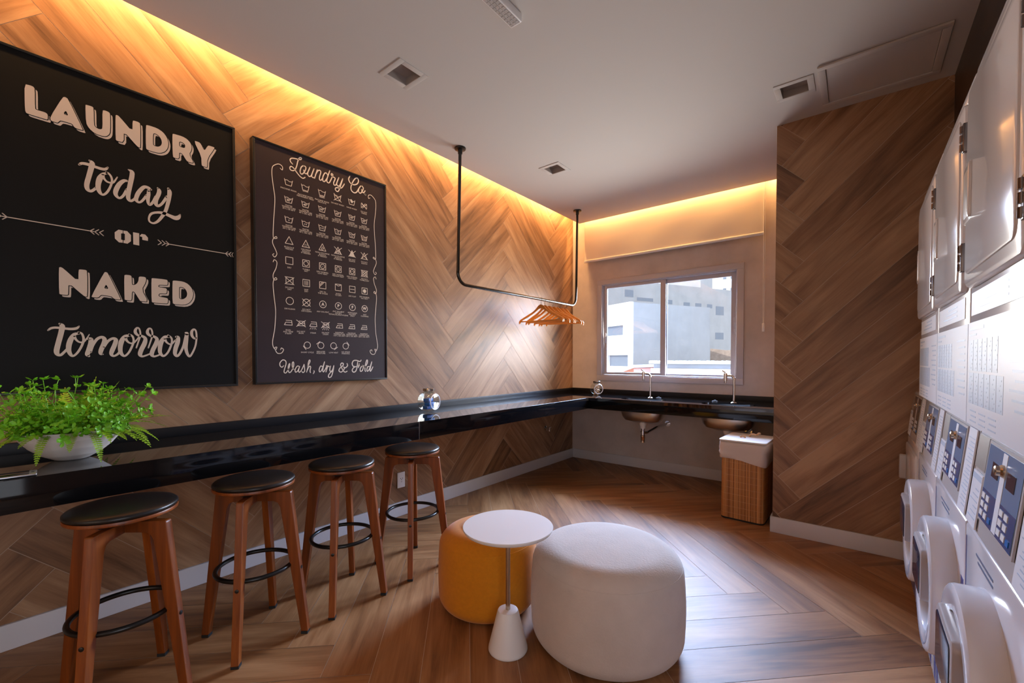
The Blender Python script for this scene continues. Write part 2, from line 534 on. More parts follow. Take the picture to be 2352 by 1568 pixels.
# window wall in cement plaster with the window opening
OX0, OX1, OZ0, OZ1 = -2.35, -0.913, 1.02, 2.085
mb = MB()
for lo, hi in (((XL - .1, YB, 0), (OX0, YB + .14, 3.06)), ((OX1, YB, 0), (XR, YB + .14, 3.06)), ((OX0, YB, 0), (OX1, YB + .14, OZ0)), ((OX0, YB, OZ1), (OX1, YB + .14, 3.06))):
    mb.box(lo, hi)
K(mb.build('wall_back', M['plaster'], smooth=0))
K(MB().box((XL - .1, YR - .1, 0), (XR + .1, YR, 3.06)).build('wall_front', M['plaster'], smooth=0))
K(MB().box((XR, YR, 0), (XR + .1, YB, 3.06)).build('wall_right', M['plaster'], smooth=0))
K(MB().box((0.41, YR, 2.05), (XR, PY0 - 0.002, 3.04)).build('wall_bulkhead', M['dark_wall'], smooth=0))

# ceiling: dropped slab with a light gap along the left and window walls, upper slab above
LIGHTS = [(-2.02, 1.532), (-2.015, 3.08), (-0.312, 3.072)]
hs = 0.078
xs = sorted({-2.59, 0.41} | {x + d for x, _ in LIGHTS for d in (-hs, hs)})
ys = sorted({YR, 4.495} | {y + d for _, y in LIGHTS for d in (-hs, hs)})
mb = MB()
for i in range(len(xs) - 1):
    for j in range(len(ys) - 1):
        cx, cy = (xs[i] + xs[i + 1]) / 2, (ys[j] + ys[j + 1]) / 2
        if any(abs(cx - x) < hs and abs(cy - y) < hs for x, y in LIGHTS): continue
        mb.add([(xs[i], ys[j], ZC), (xs[i + 1], ys[j], ZC), (xs[i + 1], ys[j + 1], ZC), (xs[i], ys[j + 1], ZC)], [(3, 2, 1, 0)])
mb.add([(-2.59, YR, ZC), (-2.59, 4.495, ZC), (-2.59, 4.495, 2.87), (-2.59, YR, 2.87)], [(0, 1, 2, 3)])
mb.add([(-2.59, 4.495, ZC), (PX0, 4.495, ZC), (PX0, 4.495, 2.87), (-2.59, 4.495, 2.87)], [(0, 1, 2, 3)])
mb.add([(-2.59, YR, 2.87), (0.41, YR, 2.87), (0.41, 4.495, 2.87), (-2.59, 4.495, 2.87)], [(0, 1, 2, 3)])
mb.box((XL - .1, YR - .1, 3.06), (XR + .1, YB + .14, 3.12))
K(mb.build('ceiling', M['paint'], smooth=0, fix=False))

# skirting boards
BH = 0.108
K(MB().box((XL, YR, 0), (XL + .015, YB, BH), bev=.002).build('baseboard_left', M['trim']))
K(MB().box((XL + .015, YB - .015, 0), (PX0 - .013, YB, BH), bev=.002).build('baseboard_back', M['trim']))
mb = MB().box((PX0 - .013, PY0 - .015, 0), (0.86, PY0 - .0008, BH), bev=.002)
mb.box((PX0 - .013, PY0, 0), (PX0 - .0008, YB - .016, BH))
K(mb.build('baseboard_pillar', M['trim']))

# window
win = thing('window_1', 'white sliding window above the sinks', None, (-1.63, YB, 1.5)); K(win)


def wpart(name, m, boxes, bev=.003, parent=win):
    b = MB()
    for lo, hi in boxes: b.box([lo[i] - win.location[i] for i in range(3)], [hi[i] - win.location[i] for i in range(3)], bev=bev)
    return b.build(name, m, parent)


cx0, cx1, cz0, cz1 = -2.41, -0.853, 0.962, 2.14
wpart('casing', M['pvc'], [((cx0, YB - .018, cz1 - .058), (cx1, YB + .0, cz1)), ((cx0, YB - .018, cz0), (cx1, YB, cz0 + .06)),
                          ((cx0, YB - .018, cz0 + .06), (OX0 + .002, YB, cz1 - .058)), ((OX1 - .002, YB - .018, cz0 + .06), (cx1, YB, cz1 - .058)),
                          ((OX0, YB, OZ1 - .012), (OX1, YB + .1, OZ1)), ((OX0, YB, OZ0), (OX1, YB + .1, OZ0 + .012)), ((OX0, YB, OZ0 + .012), (OX0 + .012, YB + .1, OZ1 - .012)), ((OX1 - .012, YB, OZ0 + .012), (OX1, YB + .1, OZ1 - .012))])


def sash(x0, x1, gx0, gx1, gz0, gz1, y):
    z0, z1 = OZ0 + .014, OZ1 - .014
    f = wpart('sash', M['pvc'], [((x0, y, z0), (gx0, y + .024, z1)), ((gx1, y, z0), (x1, y + .024, z1)), ((gx0, y, gz1), (gx1, y + .024, z1)), ((gx0, y, z0), (gx1, y + .024, gz0))], .002)
    wpart('pane', M['glass'], [((gx0 - .002, y + .010, gz0 - .002), (gx1 + .002, y + .013, gz1 + .002))], 0, f)
    return f


s1 = sash(OX0 + .014, -1.612, -2.298, -1.668, 1.062, 2.04, 4.634)
s2 = sash(-1.645, OX1 - .014, -1.607, -0.977, 1.053, 2.030, 4.664)
wpart('handle', M['pvc'], [((-0.953, 4.646, 1.46), (-0.932, 4.664, 1.62)), ((-0.947, 4.638, 1.51), (-0.938, 4.648, 1.57))], .002, s2)
wpart('handle', M['pvc'], [((-2.327, 4.622, 1.40), (-2.308, 4.634, 1.52))], .002, s1)

# roller blind
bl = thing('roller_blind', 'cream roller blind pulled partly down over the window', 'blind', (-1.62, 4.55, 2.37))
mb = MB()
nx, nz = 40, 10
for i in range(nx + 1):
    for j in range(nz + 1):
        x = -0.932 + 1.867 * i / nx; z = 0.012 + 0.60 * j / nz
        k = max(0, 1 - j / nz) * 0.0018
        mb.v.append((x, k * (math.sin(x * 5.0 + j * .5) + .6 * math.sin(x * 11 + 1 - j * .8)), z))
for i in range(nx):
    for j in range(nz):
        a = i * (nz + 1) + j
        mb.f.append((a, a + nz + 1, a + nz + 2, a + 1)); mb.m.append(0)
mb.build('fabric', M['blind'], bl, smooth=60)
MB().box((-0.935, -.009, -.012), (0.936, .011, .014), bev=.004).build('bottom_bar', M['plastic'], bl)
b = MB()
for dx in (0, .013):
    b.tube([(0.936 + dx, -.012, .62), (0.936 + dx * .9, -.012, -.4), (0.938 + dx * .6, -.012, -.83)], .0022, 6)
b.build('pull_chain', M['plastic'], bl)
MB().box((0.930, -.02, -.905), (0.952, -.004, -.828), bev=.003).build('chain_weight', M['plastic'], bl)
MB().cyl((-0.935, 0.005, .615), .028, 1.87, 20, axis='x').build('roller', M['plastic'], bl)

# ================================================================ CEILING FITTINGS
LL = ['square recessed ceiling lamp nearest the large black sign', 'small square recessed ceiling lamp beyond the hanging rail\'s nearer post', 'square recessed ceiling lamp beside the access hatch']
for (x, y), lab in zip(LIGHTS, LL):
    t = thing('recessed_lamp', lab, 'ceiling lamp', (x, y, ZC), group=None)
    o, i = .098, .066
    b = MB()
    for lo, hi in (((-o, -o), (o, -i)), ((-o, i), (o, o)), ((-o, -i), (-i, i)), ((i, -i), (o, i))):
        b.box((lo[0], lo[1], -.004), (hi[0], hi[1], .001), bev=.001)
    b.build('trim_frame', M['paint'], t)
    b = MB()
    d = .04
    b.add([(-i, -i, 0), (i, -i, 0), (i, i, 0), (-i, i, 0), (-i, -i, d), (i, -i, d), (i, i, d), (-i, i, d)], [(0, 1, 5, 4), (1, 2, 6, 5), (2, 3, 7, 6), (3, 0, 4, 7), (4, 5, 6, 7)])
    b.build('recess', M['dark_inside'], t, smooth=0, fix=False)

t = thing('access_hatch', 'white flush access hatch in the ceiling above the pillar', 'hatch', (0.073, 3.155, ZC))
hx, hy = .266, .235
b = MB()
for lo, hi in (((-hx, -hy), (hx, -hy + .035)), ((-hx, hy - .035), (hx, hy)), ((-hx, -hy + .035), (-hx + .035, hy - .035)), ((hx - .035, -hy + .035), (hx, hy - .035))):
    b.box((lo[0], lo[1], -.012), (hi[0], hi[1], -.001), bev=.002)
b.build('hatch_frame', M['paint'], t)
MB().box((-hx + .038, -hy + .038, -.006), (hx - .038, hy - .038, -.001)).build('hatch_panel', M['paint'], t)

t = thing('emergency_light', 'slim ceiling emergency light with a gridded diffuser', 'emergency light', (-1.268, 1.47, ZC))
MB().box((-.032, -.15, -.04), (.032, .14, -.001), bev=.003).build('housing', M['plastic'], t)
b = MB()
for i in range(3):
    for j in range(14):
        x = -.026 + i * .0178; y = -.144 + j * .02
        b.box((x, y, -.0425), (x + .0145, y + .0165, -.0398))
b.build('diffuser_grid', M['machine_g'], t, smooth=0)

# hanging rail
rail = thing('hanging_rail', 'black and chrome U shaped clothes rail hung from the ceiling', 'clothes rail', (-2.38, 3.19, 1.787))
RX, RYM = -2.38, 3.19
pts = [(0, 2.325 - RYM, 1.03), (0, 2.300 - RYM, .10)]
pts += arc((0, 2.388 - RYM, .09), .09, 180, 270, 10, 'yz')
pts += arc((0, 3.967 - RYM, .09), .09, 270, 360, 10, 'yz')
pts += [(0, 4.064 - RYM, .16), (0, 4.083 - RYM, 1.03)]
MB().tube(pts, .0125, 14).build('pipe', mat('black_polished_rail', (0.008, 0.0075, 0.007), 0.14, 0.0, spec=0.7), rail)
for y in (2.325, 4.083):
    MB().lathe([(.014, .985), (.017, .99), (.018, 1.018), (.042, 1.022), (.044, 1.027), (.044, 1.0325)], (0, y - RYM, 0), 28).build('flange', M['black'], rail)

# wooden hangers on the rail
hang = [3.398, 3.465, 3.539, 3.624, 3.684, 3.764, 3.844]
HL = ['wooden hanger nearest the camera on the rail, in front of the other six', 'second wooden hanger from the near end of the row', 'third wooden hanger from the near end of the row', 'middle one of the seven wooden hangers on the rail', 'third wooden hanger from the window end of the row', 'second wooden hanger from the window end of the row', 'wooden hanger nearest the window on the rail']
up = [(-.235, -.150), (-.222, -.132), (-.205, -.122), (-.15, -.093), (-.09, -.062), (-.055, -.035), (-.03, -.008), (-.012, .004), (0, .006)]
up = spline([(x, z) for x, z in up], 4)
dn = spline([(0, -.03), (-.025, -.036), (-.06, -.062), (-.10, -.088), (-.16, -.118), (-.205, -.142), (-.220, -.162), (-.232, -.172)], 4)
half = up + dn
outline = up + [(-x, z) for x, z in reversed(up[:-1])] + [(-x, z) for x, z in reversed(dn[1:])] + dn[0:]


def hanger_proto(loc, lab):
    t = thing('clothes_hanger', lab, 'hanger', loc, group='wooden hangers on the rail')
    z0 = -0.055
    b = MB()
    nU = len(up); fullu = up + [(-x, z) for x, z in reversed(up[:-1])]
    fulld = list(reversed(dn)) + [(-x, z) for x, z in dn[1:]]
    n = 60
    def samp(P, t):
        x0, x1 = P[0][0], P[-1][0]
        x = x0 + (x1 - x0) * t
        for i in range(len(P) - 1):
            if P[i][0] <= x <= P[i + 1][0] + 1e-9:
                q = (x - P[i][0]) / max(P[i + 1][0] - P[i][0], 1e-9)
                return (x, P[i][1] + (P[i + 1][1] - P[i][1]) * q)
        return P[-1]
    vs = []; fs = []
    for i in range(n + 1):
        a = samp(fullu, i / n); c = samp(fulld, i / n)
        if c[1] > a[1] - .008: c = (c[0], a[1] - .008)
        bow = .012 * (abs(a[0]) / .235) ** 1.5
        for (x, z), y in ((a, -.003), (a, .003), (c, .006), (c, -.006)):
            vs.append((x, y - bow, z + z0))
    for i in range(n):
        a = i * 4; e = a + 4
        for j in range(4):
            fs.append((a + j, e + j, e + (j + 1) % 4, a + (j + 1) % 4))
    fs += [(3, 2, 1, 0), (n * 4, n * 4 + 1, n * 4 + 2, n * 4 + 3)]
    b.add(vs, fs)
    b.build('shoulder', M['hanger'], t)
    MB().cyl((-.212, -.009, -.150 + z0), .0058, .424, 10, axis='x').build('trouser_bar', M['hanger'], t)
    hk = [(0, 0, -.056), (0, 0, -.030)] + [(.0165 * math.sin(R(a)), 0, .0 - .0 + -.0165 * math.cos(R(a)) + .0) for a in range(20, 240, 20)]
    hk = [(x, y, z + (0.0)) for x, y, z in hk]
    MB().tube(spline(hk, 3), .0018, 6).build('hook', M['chrome'], t)
    return t


rng = random.Random(4)
hp = None
for i, y in enumerate(hang):
    if hp is None:
        hp = hanger_proto((RX, y, 1.787), HL[0]); o = hp
    else:
        o = copy_tree(hp); o.location = (RX, y, 1.787); o['label'] = HL[i]
    o.rotation_euler = (0, R(rng.uniform(-1.5, 1.5)), R([9, -3, 5, 2, -5, 4, -2][i]))

# ================================================================ WORKTOP
CT, CB = 0.813, 0.700
FX, FY = -2.166, 3.957                 # front edges of the two arms
SINKS = [(-1.655, 4.135), (-0.885, 4.135)]
ct = thing('worktop', 'long polished black granite worktop turning the corner under the window', 'worktop', (-2.45, 3.0, 0))
CX, CY = ct.location[0], ct.location[1]
b = MB()
th = .03


def slab(x0, x1, y0, y1):
    b.box((x0 - CX, y0 - CY, CT - th), (x1 - CX, y1 - CY, CT))


slab(XL + .002, FX - .001, -1.2, 1.7495); slab(XL + .002, FX - .001, 1.7505, FY)
rx, ry = .215, .125
ex = [XL + .002, SINKS[0][0] - .26, SINKS[0][0] + .26, SINKS[1][0] - .26, SINKS[1][0] + .26, PX0 - .002]
for i in (0, 2, 4): slab(ex[i], ex[i + 1], FY, YB - .001)


def supell(a, rx, ry, p=2.8):
    c, s_ = math.cos(a), math.sin(a)
    return (rx * abs(c) ** (2 / p) * (1 if c >= 0 else -1), ry * abs(s_) ** (2 / p) * (1 if s_ >= 0 else -1))


for sx, sy in SINKS:
    n = 64; y0, y1 = FY, YB - .001
    vs = []; fs = []
    for q in range(n):
        a = 2 * math.pi * q / n
        ix, iy = supell(a, rx, ry)
        dx, dy = math.cos(a), math.sin(a)
        k = min((.26 / abs(dx)) if abs(dx) > 1e-6 else 9e9, ((y1 - sy) / dy) if dy > 1e-6 else (((y0 - sy) / dy) if dy < -1e-6 else 9e9))
        ox, oy = dx * k, dy * k
        for z in (CT, CT - th):
            vs += [(sx + ix - CX, sy + iy - CY, z), (sx + ox - CX, sy + oy - CY, z)]
    # snap nearest outer points to the corners of the cut-out rectangle
    for cxx in (-.26, .26):
        for cyy in (y0, y1):
            best = min(range(n), key=lambda q: (vs[q * 4 + 1][0] + CX - sx - cxx) ** 2 + (vs[q * 4 + 1][1] + CY - cyy) ** 2)
            for z_i in (1, 3):
                vs[best * 4 + z_i] = (sx + cxx - CX, cyy - CY, vs[best * 4 + z_i][2])
    for q in range(n):
        a = q * 4; e = ((q + 1) % n) * 4
        fs += [(a, a + 1, e + 1, e), (a + 2, e + 2, e + 3, a + 3), (a, e, e + 2, a + 2), (a + 1, a + 3, e + 3, e + 1)]
    b.add(vs, fs)
b.build('slab', M['granite'], ct, smooth=0)
b = MB()
b.box((FX - .022 - CX, -1.2 - CY, CB), (FX - CX, 1.7492 - CY, CT - .0002), bev=.0015)
b.build('apron', M['granite3'], ct)
b = MB()
b.box((FX - .022 - CX, 1.7508 - CY, CB), (FX - CX, FY - CY, CT - .0002), bev=.0015)
b.build('apron', M['granite3'], ct)
b = MB()
b.box((FX - .022 - CX, FY + .0002 - CY, CB), (PX0 - .002 - CX, FY + .022 - CY, CT - .0002), bev=.0015)
b.build('apron', M['granite3'], ct)
b = MB()
b.box((XL + .001 - CX, -1.2 - CY, CT - .001), (XL + .021 - CX, YB - .001 - CY, .862), bev=.0015)
b.build('backsplash', M['granite2'], ct)
b = MB()
b.box((XL + .0212 - CX, YB - .021 - CY, CT - .001), (PX0 - .002 - CX, YB - .001 - CY, .862), bev=.0015)
b.build('backsplash', M['granite2'], ct)
b = MB()
b.box((FX - .0215 - CX, 1.7492 - CY, CB + .001), (FX - .0008 - CX, 1.7508 - CY, CT - .001))
b.build('joint_sealant', M['machine_g'], ct, smooth=0)
for x, y in ((-1.575, 4.343), (-1.04, 4.335)):
    MB().lathe([(.026, 0), (.026, .004), (.021, .008), (.012, .0085), (.011, .014), (.004, .016)], (x - CX, y - CY, CT), 24).build('hole_cap', M['rubber'], ct)

# sinks
SL = ['oval steel sink hung under the worktop nearer the corner', 'oval steel sink hung under the worktop above the laundry hamper']
sp = None
for (sx, sy), lab in zip(SINKS, SL):
    if sp is None:
        sp = thing('sink', lab, 'sink', (sx, sy, CT - th - .0005), group='undermounted sinks')
        levels = [(1.12, 0), (1.04, -.001), (1.02, -.03), (1.015, -.036), (1.015, -.046), (1.0, -.052), (1.0, -.062), (.985, -.068), (.98, -.10), (.93, -.145), (.80, -.178), (.45, -.196), (.1, -.20)]
        vs = []; fs = []; n = 56
        for f, z in levels:
            for q in range(n):
                x, y = supell(2 * math.pi * q / n, .218 * f, .128 * f)
                vs.append((x, y, z))
        for j in range(len(levels) - 1):
            for q in range(n):
                fs.append((j * n + q, j * n + (q + 1) % n, (j + 1) * n + (q + 1) % n, (j + 1) * n + q))
        fs.append(tuple((len(levels) - 1) * n + q for q in range(n)))
        MB().add(vs, fs).build('bowl', M['steel'], sp)
        w = MB().lathe([(.020, -.262), (.024, -.258), (.026, -.235), (.032, -.225), (.034, -.205), (.034, -.199)], n=24).build('waste_outlet', M['plastic'], sp)
        b = MB()
        b.lathe([(.012, -.40), (.021, -.398), (.022, -.35), (.024, -.347), (.024, -.330), (.019, -.326), (.019, -.300), (.024, -.298), (.024, -.285), (.015, -.283), (.015, -.262)], n=24)
        b.tube(spline([(0, 0, -.300), (.03, .04, -.300), (.05, .10, -.285), (.075, .18, -.262), (.085, .30, -.258), (.085, .476, -.258)], 5), .013, 12)
        b.lathe([(.03, 0), (.03, .006), (.018, .010)], (.085, .462, -.258), 20, axis='y')
        b.build('bottle_trap', M['chrome'], sp)
    else:
        o = copy_tree(sp); o.location = (sx, sy, CT - th - .0005); o['label'] = lab

# taps
FL_ = ['chrome swan neck tap with blue marked handle at the left sink', 'chrome swan neck tap in front of the window\'s right sash']
tp = None
for (x, y), lab in zip(((-1.647, 4.304), (-0.865, 4.27)), FL_):
    if tp is None:
        tp = thing('tap', lab, 'tap', (x, y, CT + .0006), group='sink taps')
        b = MB().lathe([(.026, 0), (.026, .004), (.018, .010), (.0115, .013)], n=28)
        p = [(0, 0, .01), (0, 0, .20)] + [(-.035 + .035 * math.cos(R(a)), -.0, .215 + .035 * math.sin(R(a))) for a in range(0, 91, 15)] + [(-.062, 0, .250)]
        b.tube(p, .0105, 14)
        b.build('spout', M['chrome'], tp)
        h = MB().lathe([(.010, .178), (.011, .182), (.011, .198), (.0165, .200), (.0165, .268), (.013, .272), (.010, .272)], (-.072, 0, 0), 22).build('valve_body', M['chrome'], tp)
        MB().cyl((-.072, 0, .2725), .0105, .004, 20).build('blue_ring', M['navy'], h)
        MB().tube([(-.072, 0, .276), (-.085, -.004, .284), (-.098, -.008, .296)], [.006, .005, .0035], 8).build('lever', M['chrome'], tp)
    else:
        o = copy_tree(tp); o.location = (x, y, CT + .0006); o['label'] = lab
        o.rotation_euler.z = R(0)

# wall tap under the worktop
t = thing('wall_tap', 'small chrome wall tap low on the wood tiled wall near the corner', 'tap', (XL, 4.02, .43))
b = MB().lathe([(.028, 0.0), (.028, .006), (.016, .012), (.012, .014), (.012, .06)], (0, 0, 0), 20, axis='x')
b.build('body', M['chrome'], t)
MB().cyl((.055, 0, -.03), .009, .035, 14).build('spout', M['chrome'], t)
MB().box((.045, -.022, .012), (.07, .022, .02), bev=.003).build('handle', M['chrome'], t)

# sockets
t = thing('wall_socket', 'white electrical socket plate low on the tiled wall behind the stools', 'socket', (XL, 2.038, .276))
MB().box((0.0005, -.035, -.06), (.008, .035, .06), bev=.003).build('plate', M['plastic'], t)
b = MB()
for dy, dz, rr in ((-.006, .012, .0032), (.010, .012, .0032), (.002, .002, .0032), (.002, -.014, .003)): b.cyl((.0075, dy, dz), rr, .0012, 10, axis='x')
b.build('socket_holes', M['rubber'], t)
t = thing('light_switch', 'narrow white switch plate on the plaster wall beside the pillar', 'switch', (-.548, YB, 1.05))
MB().box((-.036, -.008, -.058), (.036, -.0005, .058), bev=.003).build('plate', M['plastic'], t)
MB().box((-.014, -.012, -.03), (.014, -.007, .03), bev=.002).build('rocker', M['plastic'], t)

# ================================================================ JARS
def globe_jar(name, label, loc, rz, r, h):
    """thick disc shaped glass jar with a flat round face towards +X and a screw lid on top"""
    t = thing(name, label, 'jar', loc, rz)
    cz = r * 1.0
    prof = []
    w = r * .78
    out = [(r * .72, -w)] + [(r * .72 + (r * .28) * math.sin(R(a)), -w * math.cos(R(a)) ** 1.0) for a in range(15, 90, 15)] + [(r, 0)] + [(r * .72 + (r * .28) * math.cos(R(a)), w * math.sin(R(a))) for a in range(15, 91, 15)]
    b = MB()
    zs = (cz - .004)
    ring = [(rr, x) for rr, x in out]
    b.lathe([(0.0001, -w)] + ring, (0, 0, cz), 40, axis='x')
    b.v = [(x, y, max(z, 0.0008)) for x, y, z in b.v]
    b.lathe([(r * .50, cz + r * .80), (r * .50, cz + r * 1.02)], (0, 0, 0), 28)
    g = b.build('glass_body', M['jar'], t)
    MB().tube([(w, r * .74 * math.cos(R(a)), cz + r * .74 * math.sin(R(a))) for a in range(0, 360, 10)], .0035, 8, closed=True).build('face_ring', M['paper'], t)
    MB().lathe([(r * .56, 0), (r * .58, .002), (r * .58, h * .10), (r * .54, h * .12)], (0, 0, cz + r * 1.02), 32).build('lid', M['lid'], t)
    return t


j1 = globe_jar('glass_jar', 'round glass jar with metal lid and blue soap bars inside', (-2.53, 2.135, CT), R(12), .078, .165)
j2 = globe_jar('glass_jar', 'round glass jar full of wooden pegs in the worktop corner', (-2.265, 4.32, CT), R(-38), .068, .15)
SL_ = ['blue soap bar lying lowest in the glass jar', 'blue soap bar leaning on the others in the jar', 'blue soap bar on top of the pile inside the jar']
for i, (dx, dy, z, ry_) in enumerate(((-.004, -.004, .034, 0), (.004, .004, .061, 0), (-.003, -.002, .0895, -4))):
    o = MB().box((-.024, -.034, -.013), (.024, .034, .013), bev=.004).build('soap_bar', M['soap'])
    o.location = (-2.53 + dx, 2.135 + dy, CT + z); o.rotation_euler = (R(0), R(ry_), R(12 + i * 8 - 8))
    tag(o, SL_[i], 'soap', 'soap bars in the jar')
rp = random.Random(3)
pg = None
k = 0
for lvl in range(5):
    for q in range(4):
        hgt = .016 + lvl * .021
        rad = .032 * math.sqrt(max(.1, 1 - ((hgt - .06) / .075) ** 2))
        a = q * 90 + lvl * 37
        loc = (-2.265 + rad * .62 * math.cos(R(a)), 4.32 + rad * .62 * math.sin(R(a)), CT + hgt)
        if pg is None:
            b = MB()
            b.prism([(-.027, -.0035), (.027, -.005), (.030, -.003), (.030, .003), (.027, .005), (-.027, .0035)], -.004, .004, 'xy')
            pg = b.build('clothes_peg', M['peg'])
            tag(pg, 'wooden clothes peg piled inside the glass jar in the worktop corner', 'clothes peg', 'wooden pegs in the corner jar'); o = pg
        else:
            o = pg.copy(); COL.objects.link(o)
        o.location = loc
        o.rotation_euler = (R(rp.uniform(-25, 25)), R(rp.uniform(-22, 22)), R(a + 90 + rp.uniform(-25, 25)))

# phone
t = thing('mobile_phone', 'black mobile phone with silver end lying on the worktop edge', 'phone', (-2.222, .042, CT + .0004), R(-4))
MB().box((-.037, -.078, 0), (.037, .078, .0082), bev=.0035).build('case', M['silver'], t)
MB().box((-.034, -.075, .0078), (.034, .060, .0088), bev=.0004).build('screen', M['phone'], t)
MB().cyl((-.0, .068, .0082), .004, .0006, 14).build('home_button', M['rubber'], t)

# ================================================================ PLANT
BX, BY = -2.450, .228
t = thing('potted_fern', 'fern and leafy greenery in a wide white ceramic bowl on the worktop', 'potted plant', (BX, BY, CT + .0004))
pr = [(.0001, 0), (.045, 0), (.052, .003), (.085, .022), (.118, .052), (.142, .084), (.156, .116), (.157, .119), (.153, .119), (.148, .108), (.125, .075), (.09, .04), (.0001, .03)]
pr2 = []
for i in range(len(pr) - 1):
    pr2.append(pr[i])
    if 2 <= i <= 5:
        for q in range(1, 7):
            f = q / 7
            pr2.append((pr[i][0] + (pr[i + 1][0] - pr[i][0]) * f + (.0006 if q % 2 else 0), pr[i][1] + (pr[i + 1][1] - pr[i][1]) * f))
pr2.append(pr[-1])
MB().lathe(pr2, n=72).build('bowl', M['ceramic'], t, smooth=60)
MB().lathe([(.0001, .09), (.138, .088)][::-1], n=32).build('soil', M['soil'], t)
rf = random.Random(21)
WX = XL + .03 - BX                     # keep the leaves off the wall


def frond(b, o, az, el, ln, droop, npin=20, wmax=.026):
    d = Vector((math.cos(az) * math.cos(el), math.sin(az) * math.cos(el), math.sin(el)))
    side = Vector((-math.sin(az), math.cos(az), 0))
    P = []
    p = Vector(o); v = d.copy()
    st = ln / npin
    for i in range(npin + 1):
        P.append(p.copy()); v = (v + Vector((0, 0, -droop / npin))).normalized(); p = p + v * st
    b.tube([x for x in P], [.0013 * (1 - .7 * i / npin) for i in range(npin + 1)], 4)
    for i in range(2, npin + 1):
        f = i / npin
        w = wmax * math.sin(math.pi * min(1, .18 + f * .82)) ** .7 * (1 - f * .35) + .002
        tdir = (P[i] - P[i - 1]).normalized()
        nrm = side.cross(tdir).normalized()
        for sg in (-1, 1):
            a = P[i]; out = side * sg * w + tdir * w * .35 - nrm * w * .16 * rf.uniform(.3, 1.6)
            hw = tdir * (st * .43)
            b.add([a - hw * .5, a + out * .5 - hw * 1.0, a + out * .92 - hw * .2, a + out, a + out * .55 + hw * .9, a + hw * .6], [(0, 1, 2, 3, 4, 5)])


fb = MB()
for i in range(54):
    az = rf.uniform(0, 2 * math.pi)
    r0 = rf.uniform(.02, .125)
    o = (math.cos(az) * r0, math.sin(az) * r0, .092 + rf.uniform(0, .02))
    el = R(rf.uniform(12, 80)); ln = rf.uniform(.13, .23)
    if rf.random() < .22: el = R(rf.uniform(-2, 25)); o = (math.cos(az) * .14, math.sin(az) * .14, .118); ln = rf.uniform(.11, .19)
    frond(fb, o, az + rf.uniform(-.35, .35), el, ln, rf.uniform(.5, 1.7), 17, .021)
# a few fronds placed as in the photograph: hanging over the rim and standing up behind
for az, el, ln, dr, r0 in ((-.5, -8, .13, 1.9, .147), (.25, -10, .14, 2.1, .147), (-1.1, 0, .14, 1.7, .147), (.9, 5, .15, 1.3, .147), (-1.7, -5, .17, 1.6, .147), (-1.55, 5, .2, 1.4, .147), (1.2, 24, .2, .5, .12), (1.45, 34, .19, .9, .11), (2.2, 76, .21, .3, .04), (-1.9, 40, .2, 1.8, .08), (1.7, 15, .19, .9, .14)):
    frond(fb, (math.cos(az) * r0, math.sin(az) * r0, .118), az, R(el), ln, dr, 16, .017)
fb.v = [(max(x, WX), y, (max(z, .004) if x < -FX else z)) for x, y, z in fb.v]
fb.build('fern_fronds', M['fern'], t, smooth=0, fix=False)
lb = MB()


def leaf(b, a, d, n_, ln, w):
    s_ = d.cross(n_).normalized() * w
    b.add([a, a + d * ln * .35 + s_ * .8, a + d * ln * .72 + s_, a + d * ln, a + d * ln * .72 - s_, a + d * ln * .35 - s_ * .8, a + d * ln * .55 - n_ * w * .35], [(0, 1, 6), (1, 2, 6), (2, 3, 6), (3, 4, 6), (4, 5, 6), (5, 0, 6)])


for i in range(240):
    az = rf.uniform(0, 2 * math.pi); r0 = .13 * math.sqrt(rf.random())
    el = R(rf.uniform(18, 88)); ln = rf.uniform(.07, .215) * (0.75 + .35 * math.sin(el))
    d = Vector((math.cos(az) * math.cos(el), math.sin(az) * math.cos(el), math.sin(el)))
    p = Vector((math.cos(az) * r0, math.sin(az) * r0, .09)); P = [p]
    for q in range(6):
        p = p + d * ln / 6; d = (d + Vector((rf.uniform(-.16, .16), rf.uniform(-.16, .16), rf.uniform(-.12, .06)))).normalized(); P.append(p)
    lb.tube(P, .0011, 4)
    for q in range(2, 7):
        tdir = (P[q] - P[q - 1]).normalized()
        for w in range(2 if q < 6 else 5):
            a2 = rf.uniform(0, 2 * math.pi)
            u1 = tdir.orthogonal().normalized(); u2 = tdir.cross(u1)
            od = (u1 * math.cos(a2) + u2 * math.sin(a2) + tdir * rf.uniform(.2, .9)).normalized()
            nn = (tdir - od * tdir.dot(od)).normalized()
            leaf(lb, P[q], od, nn, rf.uniform(.016, .027), rf.uniform(.005, .0085))
lb.v = [(max(x, WX), y, z) for x, y, z in lb.v]
lb.build('leafy_sprigs', M['leaf'], t, smooth=0, fix=False)

